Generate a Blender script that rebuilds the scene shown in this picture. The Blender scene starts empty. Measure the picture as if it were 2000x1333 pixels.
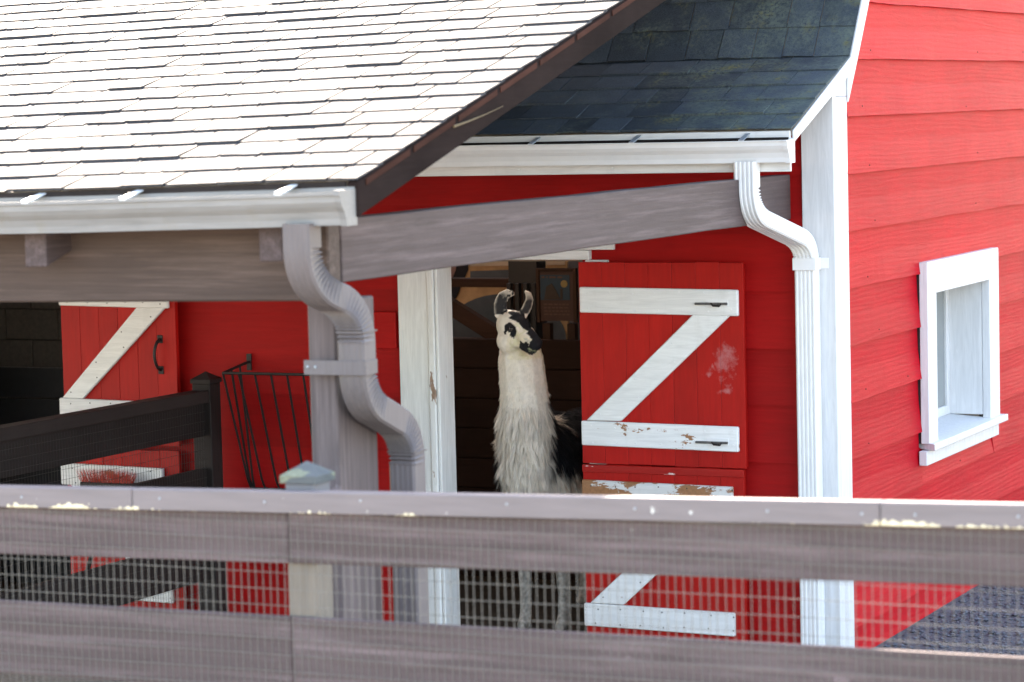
import bpy, bmesh, math, random
import numpy as np
from mathutils import Vector, Matrix, noise

random.seed(7)
rng = np.random.default_rng(11)
sc = bpy.context.scene
COL = sc.collection
R = math.radians

# ------------------------------------------------------------------ camera
# world: X along the barn front (to the right), Y into the barn, Z up; the barn's front right corner stands at 0,0,0
CAM = Vector((4.414, -13.354, 2.835))
yaw, pitch, roll = R(24.8), R(4.73), R(1.41)
def cam_axes():
    cy, sy, cp, sp, c, s = math.cos(yaw), math.sin(yaw), math.cos(pitch), math.sin(pitch), math.cos(roll), math.sin(roll)
    P = np.array([[1, 0, 0], [0, cp, -sp], [0, sp, cp]]); Q = np.array([[c, s, 0], [-s, c, 0], [0, 0, 1]])
    M = Q @ P
    return np.stack([M @ [cy, 0, -sy], M @ [sy, 0, cy], M @ [0, -1, 0]], 1)
A = cam_axes()
cd = bpy.data.cameras.new('camera'); cam = bpy.data.objects.new('camera', cd); COL.objects.link(cam)
cam.matrix_world = Matrix(((A[0][0], -A[1][0], -A[2][0], CAM.x), (A[0][1], -A[1][1], -A[2][1], CAM.y),
                           (A[0][2], -A[1][2], -A[2][2], CAM.z), (0, 0, 0, 1)))
cd.sensor_width = 36; cd.lens = 100; cd.clip_start = .1; cd.clip_end = 2000
cd.dof.use_dof = True; cd.dof.focus_distance = 14.1; cd.dof.aperture_fstop = 3.6
sc.camera = cam

# ------------------------------------------------------------------ light
SUN = Vector((-.559, .682, .472)).normalized()
w = bpy.data.worlds.new('World'); sc.world = w; w.use_nodes = True
nt = w.node_tree; bg = nt.nodes['Background']
sky = nt.nodes.new('ShaderNodeTexSky'); sky.sky_type = 'NISHITA'; sky.sun_disc = False
sky.sun_elevation = math.asin(SUN.z); sky.sun_rotation = math.atan2(SUN.x, SUN.y)
sky.air_density = 1.0; sky.dust_density = 1.5; sky.ozone_density = 1.0
nt.links.new(sky.outputs[0], bg.inputs[0]); bg.inputs[1].default_value = .15
sl = bpy.data.lights.new('sun', 'SUN'); so = bpy.data.objects.new('sun', sl); COL.objects.link(so)
sl.energy = 4.5; sl.angle = R(.5); sl.color = (1, .95, .88)
so.rotation_euler = SUN.to_track_quat('Z', 'Y').to_euler()
vs = sc.view_settings
vs.view_transform = 'Standard'; vs.look = 'None'; vs.gamma = 1; vs.exposure = 2.95
vs.use_curve_mapping = False
try:
    vs.use_white_balance = True; vs.white_balance_temperature = 7550; vs.white_balance_tint = 14
except Exception: pass
sc.cycles.max_bounces = 8; sc.cycles.diffuse_bounces = 5
sc.cycles.use_denoising = True

# ------------------------------------------------------------------ helpers
class MB:
    def __init__(s): s.v = []; s.f = []
    def add(s, vs, fs):
        o = len(s.v); s.v += [tuple(map(float, p)) for p in vs]; s.f += [tuple(i + o for i in f) for f in fs]; return s
    def hexa(s, p):   # p: 4 bottom, 4 top, both counter clockwise
        return s.add(p, [(3, 2, 1, 0), (4, 5, 6, 7), (0, 1, 5, 4), (1, 2, 6, 5), (2, 3, 7, 6), (3, 0, 4, 7)])
    def box(s, x0, x1, y0, y1, z0, z1):
        return s.hexa([(x0, y0, z0), (x1, y0, z0), (x1, y1, z0), (x0, y1, z0), (x0, y0, z1), (x1, y0, z1), (x1, y1, z1), (x0, y1, z1)])
    def prism(s, poly, fn, d0, d1):   # poly 2-D, fn(u, v, d) -> point
        n = len(poly)
        return s.add([fn(u, v, d0) for u, v in poly] + [fn(u, v, d1) for u, v in poly],
                     [tuple(range(n))[::-1], tuple(range(n, 2 * n))] + [(i, (i + 1) % n, n + (i + 1) % n, n + i) for i in range(n)])
    def tube(s, pts, r, n=6, cap=True):
        pts = [Vector(p) for p in pts]; rs = r if isinstance(r, (list, tuple)) else [r] * len(pts)
        ring = []; up = None
        for i, p in enumerate(pts):
            d = (pts[min(i + 1, len(pts) - 1)] - pts[max(i - 1, 0)]).normalized()
            if up is None: up = Vector((0, 0, 1)) if abs(d.z) < .9 else Vector((1, 0, 0))
            a = d.cross(up).normalized(); b = a.cross(d); up = b
            ring.append([p + (a * math.cos(t) + b * math.sin(t)) * rs[i] for t in [2 * math.pi * k / n + math.pi / 4 for k in range(n)]])
        fs = [(i * n + k, i * n + (k + 1) % n, (i + 1) * n + (k + 1) % n, (i + 1) * n + k) for i in range(len(pts) - 1) for k in range(n)]
        if cap: fs += [tuple(range(n))[::-1], tuple(range((len(pts) - 1) * n, len(pts) * n))]
        return s.add([q for rg in ring for q in rg], fs)
    def dome(s, c, nrm, r, h, n=7):
        c = Vector(c); nrm = Vector(nrm).normalized(); a = nrm.orthogonal().normalized(); b = nrm.cross(a)
        v = [c + (a * math.cos(2 * math.pi * k / n) + b * math.sin(2 * math.pi * k / n)) * r - nrm * .001 for k in range(n)]
        v += [c + (a * math.cos(2 * math.pi * k / n) + b * math.sin(2 * math.pi * k / n)) * r * .7 + nrm * h * .8 for k in range(n)] + [c + nrm * h]
        return s.add(v, [(k, (k + 1) % n, n + (k + 1) % n, n + k) for k in range(n)] + [(n + k, n + (k + 1) % n, 2 * n) for k in range(n)])
    def mesh(s, name, bevel=0, smooth=False):
        me = bpy.data.meshes.new(name); me.from_pydata(s.v, [], s.f)
        bm = bmesh.new(); bm.from_mesh(me)
        bmesh.ops.recalc_face_normals(bm, faces=bm.faces)
        if bevel: bmesh.ops.bevel(bm, geom=bm.edges[:], offset=bevel, segments=1, affect='EDGES', clamp_overlap=True)
        bm.to_mesh(me); bm.free()
        if smooth: me.polygons.foreach_set('use_smooth', [True] * len(me.polygons))
        me.update(); return me
    def build(s, name, mat, parent=None, bevel=0, smooth=False, **k):
        return obj(name, s.mesh(name, bevel, smooth), mat, parent, **k)

def obj(name, me, mat, parent=None, mw=None, **props):
    o = bpy.data.objects.new(name, me); COL.objects.link(o)
    if mat is not None and (not me.materials): me.materials.append(mat)
    if mw is not None: o.matrix_basis = mw
    if parent is not None:
        o.parent = parent; o.matrix_parent_inverse = ROOTINV[parent.name]
    ROOTINV[o.name] = (ROOTINV[parent.name] if parent is not None else Matrix())
    if parent is not None: ROOTINV[o.name] = Matrix()
    for k, v in props.items(): o[k] = v
    return o
ROOTINV = {}
def thing(name, label, cat, loc, group=None):
    o = bpy.data.objects.new(name, None); COL.objects.link(o); o.location = loc; o.empty_display_size = .1
    o['label'] = label; o['category'] = cat
    if group: o['group'] = group
    ROOTINV[o.name] = Matrix.Translation(-Vector(loc)); return o
# a child of a part whose own matrix is the identity in world space: no inverse needed (part carries it)

def fbm(*p): return noise.fractal(Vector(p), 1.0, 2.0, 3)

# ------------------------------------------------------------------ materials
def node_mat(name):
    m = bpy.data.materials.new(name); m.use_nodes = True
    t = m.node_tree; return m, t, t.nodes['Principled BSDF']
def N(t, kind, **k):
    n = t.nodes.new(kind)
    for a, b in k.items(): setattr(n, a, b)
    return n
def coords(t, scale=(1, 1, 1), rnd=True):
    tc = N(t, 'ShaderNodeTexCoord'); mp = N(t, 'ShaderNodeMapping'); mp.inputs['Scale'].default_value = scale
    if rnd:
        oi = N(t, 'ShaderNodeObjectInfo'); mu = N(t, 'ShaderNodeMath', operation='MULTIPLY'); mu.inputs[1].default_value = 37.
        va = N(t, 'ShaderNodeVectorMath', operation='ADD')
        t.links.new(oi.outputs['Random'], mu.inputs[0]); t.links.new(tc.outputs['Object'], va.inputs[0]); t.links.new(mu.outputs[0], va.inputs[1])
        t.links.new(va.outputs[0], mp.inputs[0])
    else: t.links.new(tc.outputs['Object'], mp.inputs[0])
    return mp.outputs[0]
def tex(t, co, scale, detail=4, rough=.6, dist=0):
    n = N(t, 'ShaderNodeTexNoise'); n.inputs['Scale'].default_value = scale; n.inputs['Detail'].default_value = detail
    n.inputs['Roughness'].default_value = rough; n.inputs['Distortion'].default_value = dist
    t.links.new(co, n.inputs['Vector']); return n.outputs['Fac']
def ramp(t, fac, a, b, ca=(0, 0, 0, 1), cb=(1, 1, 1, 1)):
    r = N(t, 'ShaderNodeValToRGB'); r.color_ramp.elements[0].position = a; r.color_ramp.elements[1].position = b
    r.color_ramp.elements[0].color = ca; r.color_ramp.elements[1].color = cb
    t.links.new(fac, r.inputs[0]); return r.outputs[0]
def mix(t, fac, a, b, mode='MIX'):
    n = N(t, 'ShaderNodeMix', data_type='RGBA', blend_type=mode)
    for sock, v in ((n.inputs[0], fac), (n.inputs[6], a), (n.inputs[7], b)):
        if isinstance(v, (int, float)): sock.default_value = v
        elif isinstance(v, tuple): sock.default_value = (*v[:3], 1)
        else: t.links.new(v, sock)
    return n.outputs[2]
def math2(t, op, a, b):
    n = N(t, 'ShaderNodeMath', operation=op)
    for sock, v in ((n.inputs[0], a), (n.inputs[1], b)):
        if isinstance(v, (int, float)): sock.default_value = v
        else: t.links.new(v, sock)
    return n.outputs[0]
def bump(t, bsdf, h, strength=.4, dist=.003):
    b = N(t, 'ShaderNodeBump'); b.inputs['Strength'].default_value = strength; b.inputs['Distance'].default_value = dist
    t.links.new(h, b.inputs['Height']); t.links.new(b.outputs[0], bsdf.inputs['Normal'])

def paint(name, col, axis=0, rough=.5, grain=.35, vary=.16, spec=.4, chip=0, chipcol=(.24, .11, .05), dirt=0, knots=True, weather=0):
    """painted wood: grain runs along the axis; dirt and chips are stains of their own shape"""
    m, t, b = node_mat(name)
    s = [9., 9., 9.]; s[axis] = .8
    co = coords(t, tuple(s)); cu = coords(t)
    g = tex(t, co, 5, 6, .65, .9)
    w_ = N(t, 'ShaderNodeTexWave', wave_type='RINGS' if knots else 'BANDS'); w_.inputs['Scale'].default_value = 1.3
    w_.inputs['Distortion'].default_value = 12; w_.inputs['Detail'].default_value = 3; w_.inputs['Detail Scale'].default_value = .7
    t.links.new(co, w_.inputs['Vector'])
    big = tex(t, cu, 2.2, 3)
    fine = tex(t, cu, 60, 3)
    c = mix(t, ramp(t, big, .3, .75), tuple(x * (1 - vary) for x in col), tuple(min(1, x * (1 + vary)) for x in col))
    c = mix(t, ramp(t, g, .35, .7), mix(t, .82, (0, 0, 0), c), c)
    oi = N(t, 'ShaderNodeObjectInfo')
    hs = N(t, 'ShaderNodeHueSaturation'); t.links.new(c, hs.inputs['Color'])
    mr = N(t, 'ShaderNodeMapRange'); mr.inputs[3].default_value = 1 - vary * .8; mr.inputs[4].default_value = 1 + vary * .8
    t.links.new(oi.outputs['Random'], mr.inputs[0]); t.links.new(mr.outputs[0], hs.inputs['Value'])
    c = hs.outputs[0]
    if dirt:
        dn = ramp(t, tex(t, coords(t, (2, 2, .5)), 5, 6, .7), .55, .75)
        c = mix(t, math2(t, 'MULTIPLY', dn, dirt), c, (.22, .19, .13))
    if weather:
        s6 = [70., 70., 70.]; s6[axis] = .9
        c = mix(t, ramp(t, tex(t, coords(t, tuple(s6)), 1.0, 5, .6, .6), .36, .62), mix(t, .74, (0, 0, 0), c), c)
        s3 = [2.6, 2.6, 2.6]; s3[axis] = 1.3
        vo = N(t, 'ShaderNodeTexVoronoi'); vo.inputs['Scale'].default_value = 1.15; t.links.new(coords(t, tuple(s3)), vo.inputs['Vector'])
        nd = math2(t, 'ADD', vo.outputs['Distance'], math2(t, 'MULTIPLY', tex(t, cu, 30, 3), .05))
        ring = math2(t, 'MULTIPLY', ramp(t, nd, .10, .055), 1)
        core = ramp(t, nd, .075, .06)
        c = mix(t, math2(t, 'MULTIPLY', ramp(t, nd, .17, .07),   .16 * weather), c, (.05, .035, .03))
        c = mix(t, math2(t, 'MULTIPLY', core, .5 * weather), c, (.035, .024, .02))
        # long drying cracks and pale rubbed streaks
        s4 = [60., 60., 60.]; s4[axis] = 1.6
        cr = ramp(t, tex(t, coords(t, tuple(s4)), 1, 3, .5), .68, .73)
        c = mix(t, math2(t, 'MULTIPLY', cr, .28 * weather), c, (.045, .035, .033))
        s5 = [16., 16., 16.]; s5[axis] = .7
        pl = ramp(t, tex(t, coords(t, tuple(s5)), 1.6, 7, .7), .50, .72)
        c = mix(t, math2(t, 'MULTIPLY', pl, .26 * weather), c, tuple(min(1, x * 1.75 + .02) for x in col))
    h = math2(t, 'ADD', math2(t, 'MULTIPLY', g, .7), math2(t, 'MULTIPLY', w_.outputs['Fac'], .16))
    h = math2(t, 'ADD', h, math2(t, 'MULTIPLY', fine, .25))
    if chip:
        s2 = [3., 3., 3.]; s2[axis] = 1.2
        k = ramp(t, tex(t, coords(t, tuple(s2)), 3.2, 8, .68), 1 - chip, 1 - chip + .012)
        c = mix(t, k, c, mix(t, ramp(t, fine, .3, .7), chipcol, tuple(x * 1.5 for x in chipcol)))
        h = math2(t, 'SUBTRACT', h, math2(t, 'MULTIPLY', k, .6))
    t.links.new(c, b.inputs['Base Color'])
    b.inputs['Roughness'].default_value = rough; b.inputs['Specular IOR Level'].default_value = spec
    bump(t, b, h, grain, .004)
    return m

def plain(name, col, rough=.5, metal=0, vary=.1, bumpy=.15, scale=25, spec=.4):
    m, t, b = node_mat(name); cu = coords(t)
    f = tex(t, cu, scale, 5)
    t.links.new(mix(t, ramp(t, f, .3, .7), tuple(x * (1 - vary) for x in col), tuple(min(1, x * (1 + vary)) for x in col)), b.inputs['Base Color'])
    b.inputs['Roughness'].default_value = rough; b.inputs['Metallic'].default_value = metal; b.inputs['Specular IOR Level'].default_value = spec
    bump(t, b, f, bumpy, .002); return m

RED = (.37, .0058, .0060)
M = {}
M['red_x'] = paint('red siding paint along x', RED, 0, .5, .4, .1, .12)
M['red_y'] = paint('sky-brightened red siding paint along y', (.52, .0070, .0165), 1, .5, .6, .08, .036, weather=0)  # same red paint, with this wall's open-sky light put into its colour
M['red_z'] = paint('red door paint', (.43, .0085, .006), 2, .45, .25, .1, .18, knots=False)
M['red_worn'] = paint('red door paint worn', (.38, .0085, .006), 0, .42, .35, .1, .25, chip=.36, chipcol=(.5, .36, .34))
def scuff(m):
    t = m.node_tree; b = t.nodes['Principled BSDF']; old = b.inputs['Base Color'].links[0].from_socket
    geo = N(t, 'ShaderNodeNewGeometry'); tot = None
    nz = N(t, 'ShaderNodeTexNoise'); nz.inputs['Scale'].default_value = 44; nz.inputs['Detail'].default_value = 5; nz.inputs['Roughness'].default_value = .7; t.links.new(geo.outputs['Position'], nz.inputs['Vector'])
    wz = N(t, 'ShaderNodeTexNoise'); wz.inputs['Scale'].default_value = 9; wz.inputs['Detail'].default_value = 4; t.links.new(geo.outputs['Position'], wz.inputs['Vector'])
    wv = N(t, 'ShaderNodeVectorMath', operation='MULTIPLY_ADD'); wv.inputs[1].default_value = (.16, 0, .30); t.links.new(wz.outputs['Color'], wv.inputs[0])
    wo = N(t, 'ShaderNodeVectorMath', operation='ADD'); wo.inputs[1].default_value = (-.08, 0, -.15); t.links.new(geo.outputs['Position'], wo.inputs[0]); t.links.new(wo.outputs[0], wv.inputs[2])
    for (x, z, r) in ((-.545, 1.545, .075), (-.655, 1.46, .04), (-.555, 1.425, .05), (-.62, 1.50, .03)):
        d = N(t, 'ShaderNodeVectorMath', operation='DISTANCE'); d.inputs[1].default_value = (x, -.085, z); t.links.new(wv.outputs[0], d.inputs[0])
        k = math2(t, 'SUBTRACT', 1, math2(t, 'DIVIDE', d.outputs['Value'], r)); k = math2(t, 'MAXIMUM', k, 0)
        tot = k if tot is None else math2(t, 'MAXIMUM', tot, k)
    f = ramp(t, math2(t, 'MULTIPLY', math2(t, 'ADD', math2(t, 'MULTIPLY', tot, .5), nz.outputs['Fac']), ramp(t, tot, 0, .05)),   .60, .98)
    t.links.new(mix(t, math2(t, 'MULTIPLY', f, .24), old, (.62, .45, .45)), b.inputs['Base Color'])
scuff(M['red_z'])
M['white'] = paint('white trim paint', (.68, .68, .685), 2, .45, .14, .03, .4, knots=False)
M['white_x'] = paint('white brace paint', (.80, .80, .79), 0, .45, .18, .03, .4, dirt=.12, knots=False)
M['white_chip'] = paint('flaking white paint', (.80, .80, .79), 0, .5, .25, .03, .35, chip=.41, dirt=.15)
M['white_badly'] = paint('badly flaking white paint', (.72, .71, .69), 0, .5, .35, .05, .35, chip=.50, dirt=.25)
M['white_jamb'] = paint('flaking white jamb paint', (.80, .80, .79), 2, .5, .25, .03, .35, chip=.345, chipcol=(.22, .14, .1), dirt=.13)
M['white_metal'] = plain('white painted aluminium', (.74, .74, .74), .35, 0, .03, .05, 12)
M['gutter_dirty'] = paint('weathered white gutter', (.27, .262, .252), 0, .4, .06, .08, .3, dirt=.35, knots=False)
M['zinc'] = plain('zinc strap', (.5, .55, .6), .35, .6, .1)
TP = (.190, .140, .142)
M['taupe_x'] = paint('taupe stain along x', (.195, .134, .112), 0, .65, .45, .10, .2, chip=.30, chipcol=(.2, .18, .17), weather=1)
M['taupe_y'] = paint('taupe stain along y', TP, 1, .65, .45, .10, .2, chip=.30, chipcol=(.2, .18, .17), weather=1)
M['taupe_z'] = paint('taupe stain along z', (.245, .194, .190), 2, .65, .4, .10, .2, weather=.8)
M['taupe_metal'] = paint('taupe painted downspout', (.165, .14, .138), 2, .5, .1, .09, .3, dirt=.2, knots=False)
M['brown_y'] = paint('dark brown stain', (.024, .016, .0145), 1, .8, .4, .25, .02, chip=.31, chipcol=(.07, .045, .035))
M['batten'] = paint('reddish batten', (.060, .024, .017), 1, .8, .4, .3, .05)
M['fence_dark'] = paint('dark brown fence stain', (.027, .020, .0185), 1, .6, .35, .2, .15)
M['fence_dark_z'] = paint('dark brown post stain', (.024, .018, .017), 2, .6, .35, .2, .15)
M['deck'] = paint('roof deck boards', (.38, .31, .25), 0, .7, .4, .2, .2)
M['wire'] = plain('galvanised wire', (.175, .165, .148), .45, .2, .15)
M['wire_dark'] = plain('dark wire', (.05, .047, .045), .5, .4, .15)
M['iron'] = plain('black iron', (.018, .014, .014), .5, .3, .3)
M['nail'] = plain('galvanised nail', (.36, .39, .42), .35, .3, .1)
M['nail_dark'] = plain('dark nail', (.03, .03, .032), .5, .2, .1)
M['steel'] = plain('worn steel', (.25, .24, .23), .4, .8, .3)
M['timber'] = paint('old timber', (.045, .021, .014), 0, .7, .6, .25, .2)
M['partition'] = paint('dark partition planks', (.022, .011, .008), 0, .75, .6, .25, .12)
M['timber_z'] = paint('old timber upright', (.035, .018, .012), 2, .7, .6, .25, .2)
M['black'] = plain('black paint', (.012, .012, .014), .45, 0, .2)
M['interior'] = paint('barn inside boards', (.22, .17, .13), 2, .8, .4, .2, .2)
M['floor'] = plain('trampled barn floor', (.035, .027, .02), .9, 0, .3, .4, 12, .1)
M['block'] = plain('grey block', (.10, .10, .10), .85, 0, .15, .4, 40, .2)
M['mortar'] = plain('mortar', (.07, .07, .07), .9, 0, .15, .4, 60, .2)
M['bristle'] = plain('red bristle', (.45, .03, .015), .5, 0, .2)

def shingle_mat(name, col, vary, moss=0, rough=.75, spec=.25):
    m, t, b = node_mat(name); cu = coords(t, rnd=True); cw = coords(t, rnd=False)
    f = tex(t, cu, 220, 2, .7); g = tex(t, cu, 9, 4)
    oi = N(t, 'ShaderNodeObjectInfo')
    mr = N(t, 'ShaderNodeMapRange'); mr.inputs[3].default_value = 1 - vary; mr.inputs[4].default_value = 1 + vary
    t.links.new(oi.outputs['Random'], mr.inputs[0])
    hs = N(t, 'ShaderNodeHueSaturation'); t.links.new(mr.outputs[0], hs.inputs['Value'])
    c = mix(t, ramp(t, f, .35, .65), tuple(x * .6 for x in col), tuple(x * 1.45 for x in col))
    c = mix(t, ramp(t, g, .3, .75), mix(t, .75, (0, 0, 0), c), c)
    t.links.new(c, hs.inputs['Color']); c = hs.outputs[0]
    if moss:
        geo = N(t, 'ShaderNodeNewGeometry')
        def gt(sc_, d=5):
            n = N(t, 'ShaderNodeTexNoise'); n.inputs['Scale'].default_value = sc_; n.inputs['Detail'].default_value = d; n.inputs['Roughness'].default_value = .7
            t.links.new(geo.outputs['Position'], n.inputs['Vector']); return n.outputs['Fac']
        sx = N(t, 'ShaderNodeSeparateXYZ'); t.links.new(geo.outputs['Position'], sx.inputs[0])
        edge = N(t, 'ShaderNodeMapRange'); edge.inputs[1].default_value = -1.9; edge.inputs[2].default_value = .1
        edge.inputs[3].default_value = -.13; edge.inputs[4].default_value = .1; t.links.new(sx.outputs[0], edge.inputs[0])
        k1 = ramp(t, math2(t, 'ADD', gt(3.2), edge.outputs[0]), .45, .66)
        k2 = ramp(t, math2(t, 'ADD', gt(55, 3), edge.outputs[0]), .38, .60)
        k3 = ramp(t, gt(6.5), .55, .68)
        mossc = mix(t, k3, (.115, .145, .125), (.19, .175, .055))
        c = mix(t, math2(t, 'MULTIPLY', math2(t, 'MULTIPLY', k1, k2), moss), c, mossc)
    t.links.new(c, b.inputs['Base Color']); b.inputs['Roughness'].default_value = rough; b.inputs['Specular IOR Level'].default_value = spec
    bump(t, b, math2(t, 'ADD', f, g), .5, .003); return m
M['shingle_dark'] = shingle_mat('dark blue grey shingle', (.046, .062, .082), .32, .95)
M['shingle_pale'] = shingle_mat('pale grey shingle', (.072, .071, .075), .13, 0, .75, .05)

# gravel ground
def dirt_mat():
    m, t, b = node_mat('trodden dirt'); cu = coords(t, rnd=False)
    c = mix(t, ramp(t, tex(t, cu, .7, 6), .35, .7), (.26, .22, .18), (.40, .35, .29))
    c = mix(t, ramp(t, tex(t, cu, 40, 4), .4, .75), c, (.18, .15, .12))
    t.links.new(c, b.inputs['Base Color']); b.inputs['Roughness'].default_value = .95
    bump(t, b, tex(t, cu, 25, 6), .8, .02); return m
M['dirt'] = dirt_mat()
def ground_mat():
    m, t, b = node_mat('gravel'); cu = coords(t, rnd=False)
    v = N(t, 'ShaderNodeTexVoronoi'); v.inputs['Scale'].default_value = 45; t.links.new(cu, v.inputs['Vector'])
    big = tex(t, cu, .8, 5); f = tex(t, cu, 90, 3)
    c = mix(t, v.outputs['Color'], (.035, .040, .052), (.115, .122, .142))
    c = mix(t, ramp(t, big, .35, .7), mix(t, .65, (.03, .025, .02), c), c)
    t.links.new(c, b.inputs['Base Color']); b.inputs['Roughness'].default_value = .9
    bump(t, b, math2(t, 'ADD', v.outputs['Distance'], f), .9, .012); return m
M['gravel'] = ground_mat()
M['stone'] = plain('gravel stone', (.085, .092, .11), .85, 0, .5, .3, 30)

# ------------------------------------------------------------------ ground
g = MB(); g.add([(-400, -400, 0), (400, -400, 0), (400, 400, 0), (-400, 400, 0)], [(0, 1, 2, 3)])
g.build('ground', M['dirt'], kind='structure')
g = MB(); g.add([(-.01, -.6, .004), (7, -.6, .004), (7, 14, .004), (-.01, 14, .004)], [(0, 1, 2, 3)])
g.build('gravel_path', M['gravel'], kind='structure')
# loose gravel along the barn's right side (uncountable)
P_ = []; F_ = []
ico = [(0, 0, 1), (.9, 0, .3), (.28, .85, .3), (-.72, .53, .3), (-.72, -.53, .3), (.28, -.85, .3), (0, 0, -.6)]
icf = [(0, 1, 2), (0, 2, 3), (0, 3, 4), (0, 4, 5), (0, 5, 1), (6, 2, 1), (6, 3, 2), (6, 4, 3), (6, 5, 4), (6, 1, 5)]
for i in range(9000):
    x = random.uniform(.03, 2.6); y = random.uniform(-.55, 5.5); s = random.uniform(.006, .017) * (1 if random.random() < .9 else 1.6)
    a = random.uniform(0, 6.28); ca, sa = math.cos(a), math.sin(a); o = len(P_)
    for (px, py, pz) in ico:
        k = random.uniform(.75, 1.25); P_.append((x + s * k * (px * ca - py * sa), y + s * k * (px * sa + py * ca), s * .3 + s * .7 * pz * k))
    F_ += [tuple(q + o for q in f) for f in icf]
gm = bpy.data.meshes.new('gravel'); gm.from_pydata(P_, [], F_)
obj('gravel', gm, M['stone'], kind='stuff', label='loose grey gravel beside the red side wall', category='gravel')

# ------------------------------------------------------------------ barn
barn = thing('barn', 'red lap-sided barn with white trim, dark shingle roof and split doors', 'barn', (-4.5, 4, 0))
COURSE = .286; Z0 = 1.025 - 4 * COURSE
def lap_board(name, kind, a0, a1, z0, mat, seed, h=COURSE, start=None, end=None):
    """lap siding board; kind 'front' runs along x on the y=0.02 plane, 'side' runs along y on the x=-0.02 plane"""
    n = max(2, int((a1 - a0) / .10)); vs_ = []; fs_ = []
    for i in range(n + 1):
        a = a0 + (a1 - a0) * i / n
        dz = .0045 * fbm(a * 1.7, seed * 3.1, 0) + .002 * fbm(a * 9, seed, 5)
        th = (.026 if kind == 'front' else .034) + .004 * fbm(a * 1.1, seed * 2.3, 9)
        bow = .003 * fbm(a * .8, seed, 31)
        for d, z in ((.002, z0 + dz), (th + bow, z0 + dz), (th * .93 + bow + .0015, z0 + dz + .006), (.014 + bow, z0 + h * .55), (.009, z0 + h + .012), (.002, z0 + h + .012)):
            if start:
                s0, s1 = start(z), end(z); a = s0 + (s1 - s0) * i / n
            vs_.append((a, .02 - d, z) if kind == 'front' else (-.02 + d, a, z))
    m_ = 6
    for i in range(n):
        for k in range(m_):
            fs_.append((i * m_ + k, i * m_ + (k + 1) % m_, (i + 1) * m_ + (k + 1) % m_, (i + 1) * m_ + k))
    fs_ += [tuple(range(m_)), tuple(range(n * m_, n * m_ + m_))[::-1]]
    return MB().add(vs_, fs_).build(name, mat, barn)
XD0, XD1 = -2.186, -1.35      # right doorway
XL0, XL1 = -5.45, -4.50      # left doorway
ZD = 2.03
for k in range(10):
    z = Z0 + k * COURSE
    if z > 2.55: break
    if z + COURSE <= 0: continue
    spans = [(-9, XL0), (XL1, XD0), (XD1, -.16)] if z < ZD - .1 else [(-9, -5.2), (-5.2, -2.75), (-2.75, -.16)]
    for j, (a, b_) in enumerate(spans): lap_board('wall_board', 'front', a, b_, z, M['red_x'], k * 7 + j + 1)
WY0, WY1, WZ0, WZ1 = 1.59, 2.67, .985, 1.765     # window opening
EAVE = (-.64, 2.69); KINK = (.25, 3.04); BREAK = (1.6, 5.0); RIDGE = (4.1, 6.45)
for k in range(22):
    z = Z0 + k * COURSE
    if z + COURSE <= 0: continue
    if z > 6.2: break
    def st(zz):
        if zz < 2.80: return .195
        if zz < BREAK[1]: return max(.195, KINK[0] + .02 + (zz - KINK[1]) * (BREAK[0] - KINK[0]) / (BREAK[1] - KINK[1]))
        return BREAK[0] + .02 + (zz - BREAK[1]) * (RIDGE[0] - BREAK[0]) / (RIDGE[1] - BREAK[1])
    if z + COURSE > WZ0 and z < WZ1:
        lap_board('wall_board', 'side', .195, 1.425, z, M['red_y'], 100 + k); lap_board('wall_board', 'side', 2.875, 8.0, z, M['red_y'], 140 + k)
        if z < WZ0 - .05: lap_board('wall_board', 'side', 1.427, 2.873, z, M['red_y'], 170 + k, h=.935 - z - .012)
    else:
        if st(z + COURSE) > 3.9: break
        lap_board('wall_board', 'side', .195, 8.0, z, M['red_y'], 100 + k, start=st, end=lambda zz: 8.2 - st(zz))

M['nail_rust'] = plain('painted rusty nail', (.10, .012, .010), .6, 0, .3)
for k in range(3, 12):
    z = Z0 + k * COURSE; y = .4 + random.random() * .3
    while y < 5:
        if not (1.36 < y < 2.93 and .8 < z < 2.0): MB().dome((.0125, y, z + .035 + random.uniform(-.01, .02)), (1, 0, 0), .0045, .002, 6).build('nail', M['nail_rust'], barn)
        y += random.uniform(.6, 2.2)
# sheathing behind the boards, with the openings left open
sh = MB()
for a, b_ in ((-9, XL0), (XL1, XD0), (XD1, -.02)): sh.box(a, b_, .022, .15, 0, ZD)
sh.box(-9, -.02, .022, .15, ZD + .001, 2.62)
sh.build('wall_sheathing', M['interior'], barn)
sh = MB()
sh.box(-.27, -.022, .155, WY0 - .0195, 0, 2.9); sh.box(-.27, -.022, WY1 + .0195, 8.0, 0, 2.9)
sh.box(-.27, -.022, WY0 - .019, WY1 + .019, 0, WZ0 - .07); sh.box(-.27, -.022, WY0 - .019, WY1 + .019, WZ1 + .02, 2.9)
gable = [(.45, 2.905), (7.75, 2.905), (6.5, 4.8), (4.1, 6.2), (1.7, 4.8)]
sh.prism(gable, lambda u, v, d: (d, u, v), -.2, -.022)
sh.build('wall_sheathing', M['interior'], barn)
sh = MB(); sh.box(-9, -.28, 8.0, 8.15, 0, 2.6); sh.box(-9.15, -9.0, .15, 8.15, 0, 3)
sh.prism(gable, lambda u, v, d: (d, u, v), -9.15, -9.0)
sh.build('wall_sheathing', M['interior'], barn)
MB().box(-9, -.27, .15, 8, -.05, .006).build('barn_floor', M['floor'], barn)

# corner boards
MB().box(-.155, .012, -.022, .018, 0, 2.90).build('corner_board', M['white'], barn, .003)
MB().box(-.018, .012, .0182, .20, 0, 2.84).build('corner_board', M['white'], barn, .003)

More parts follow.
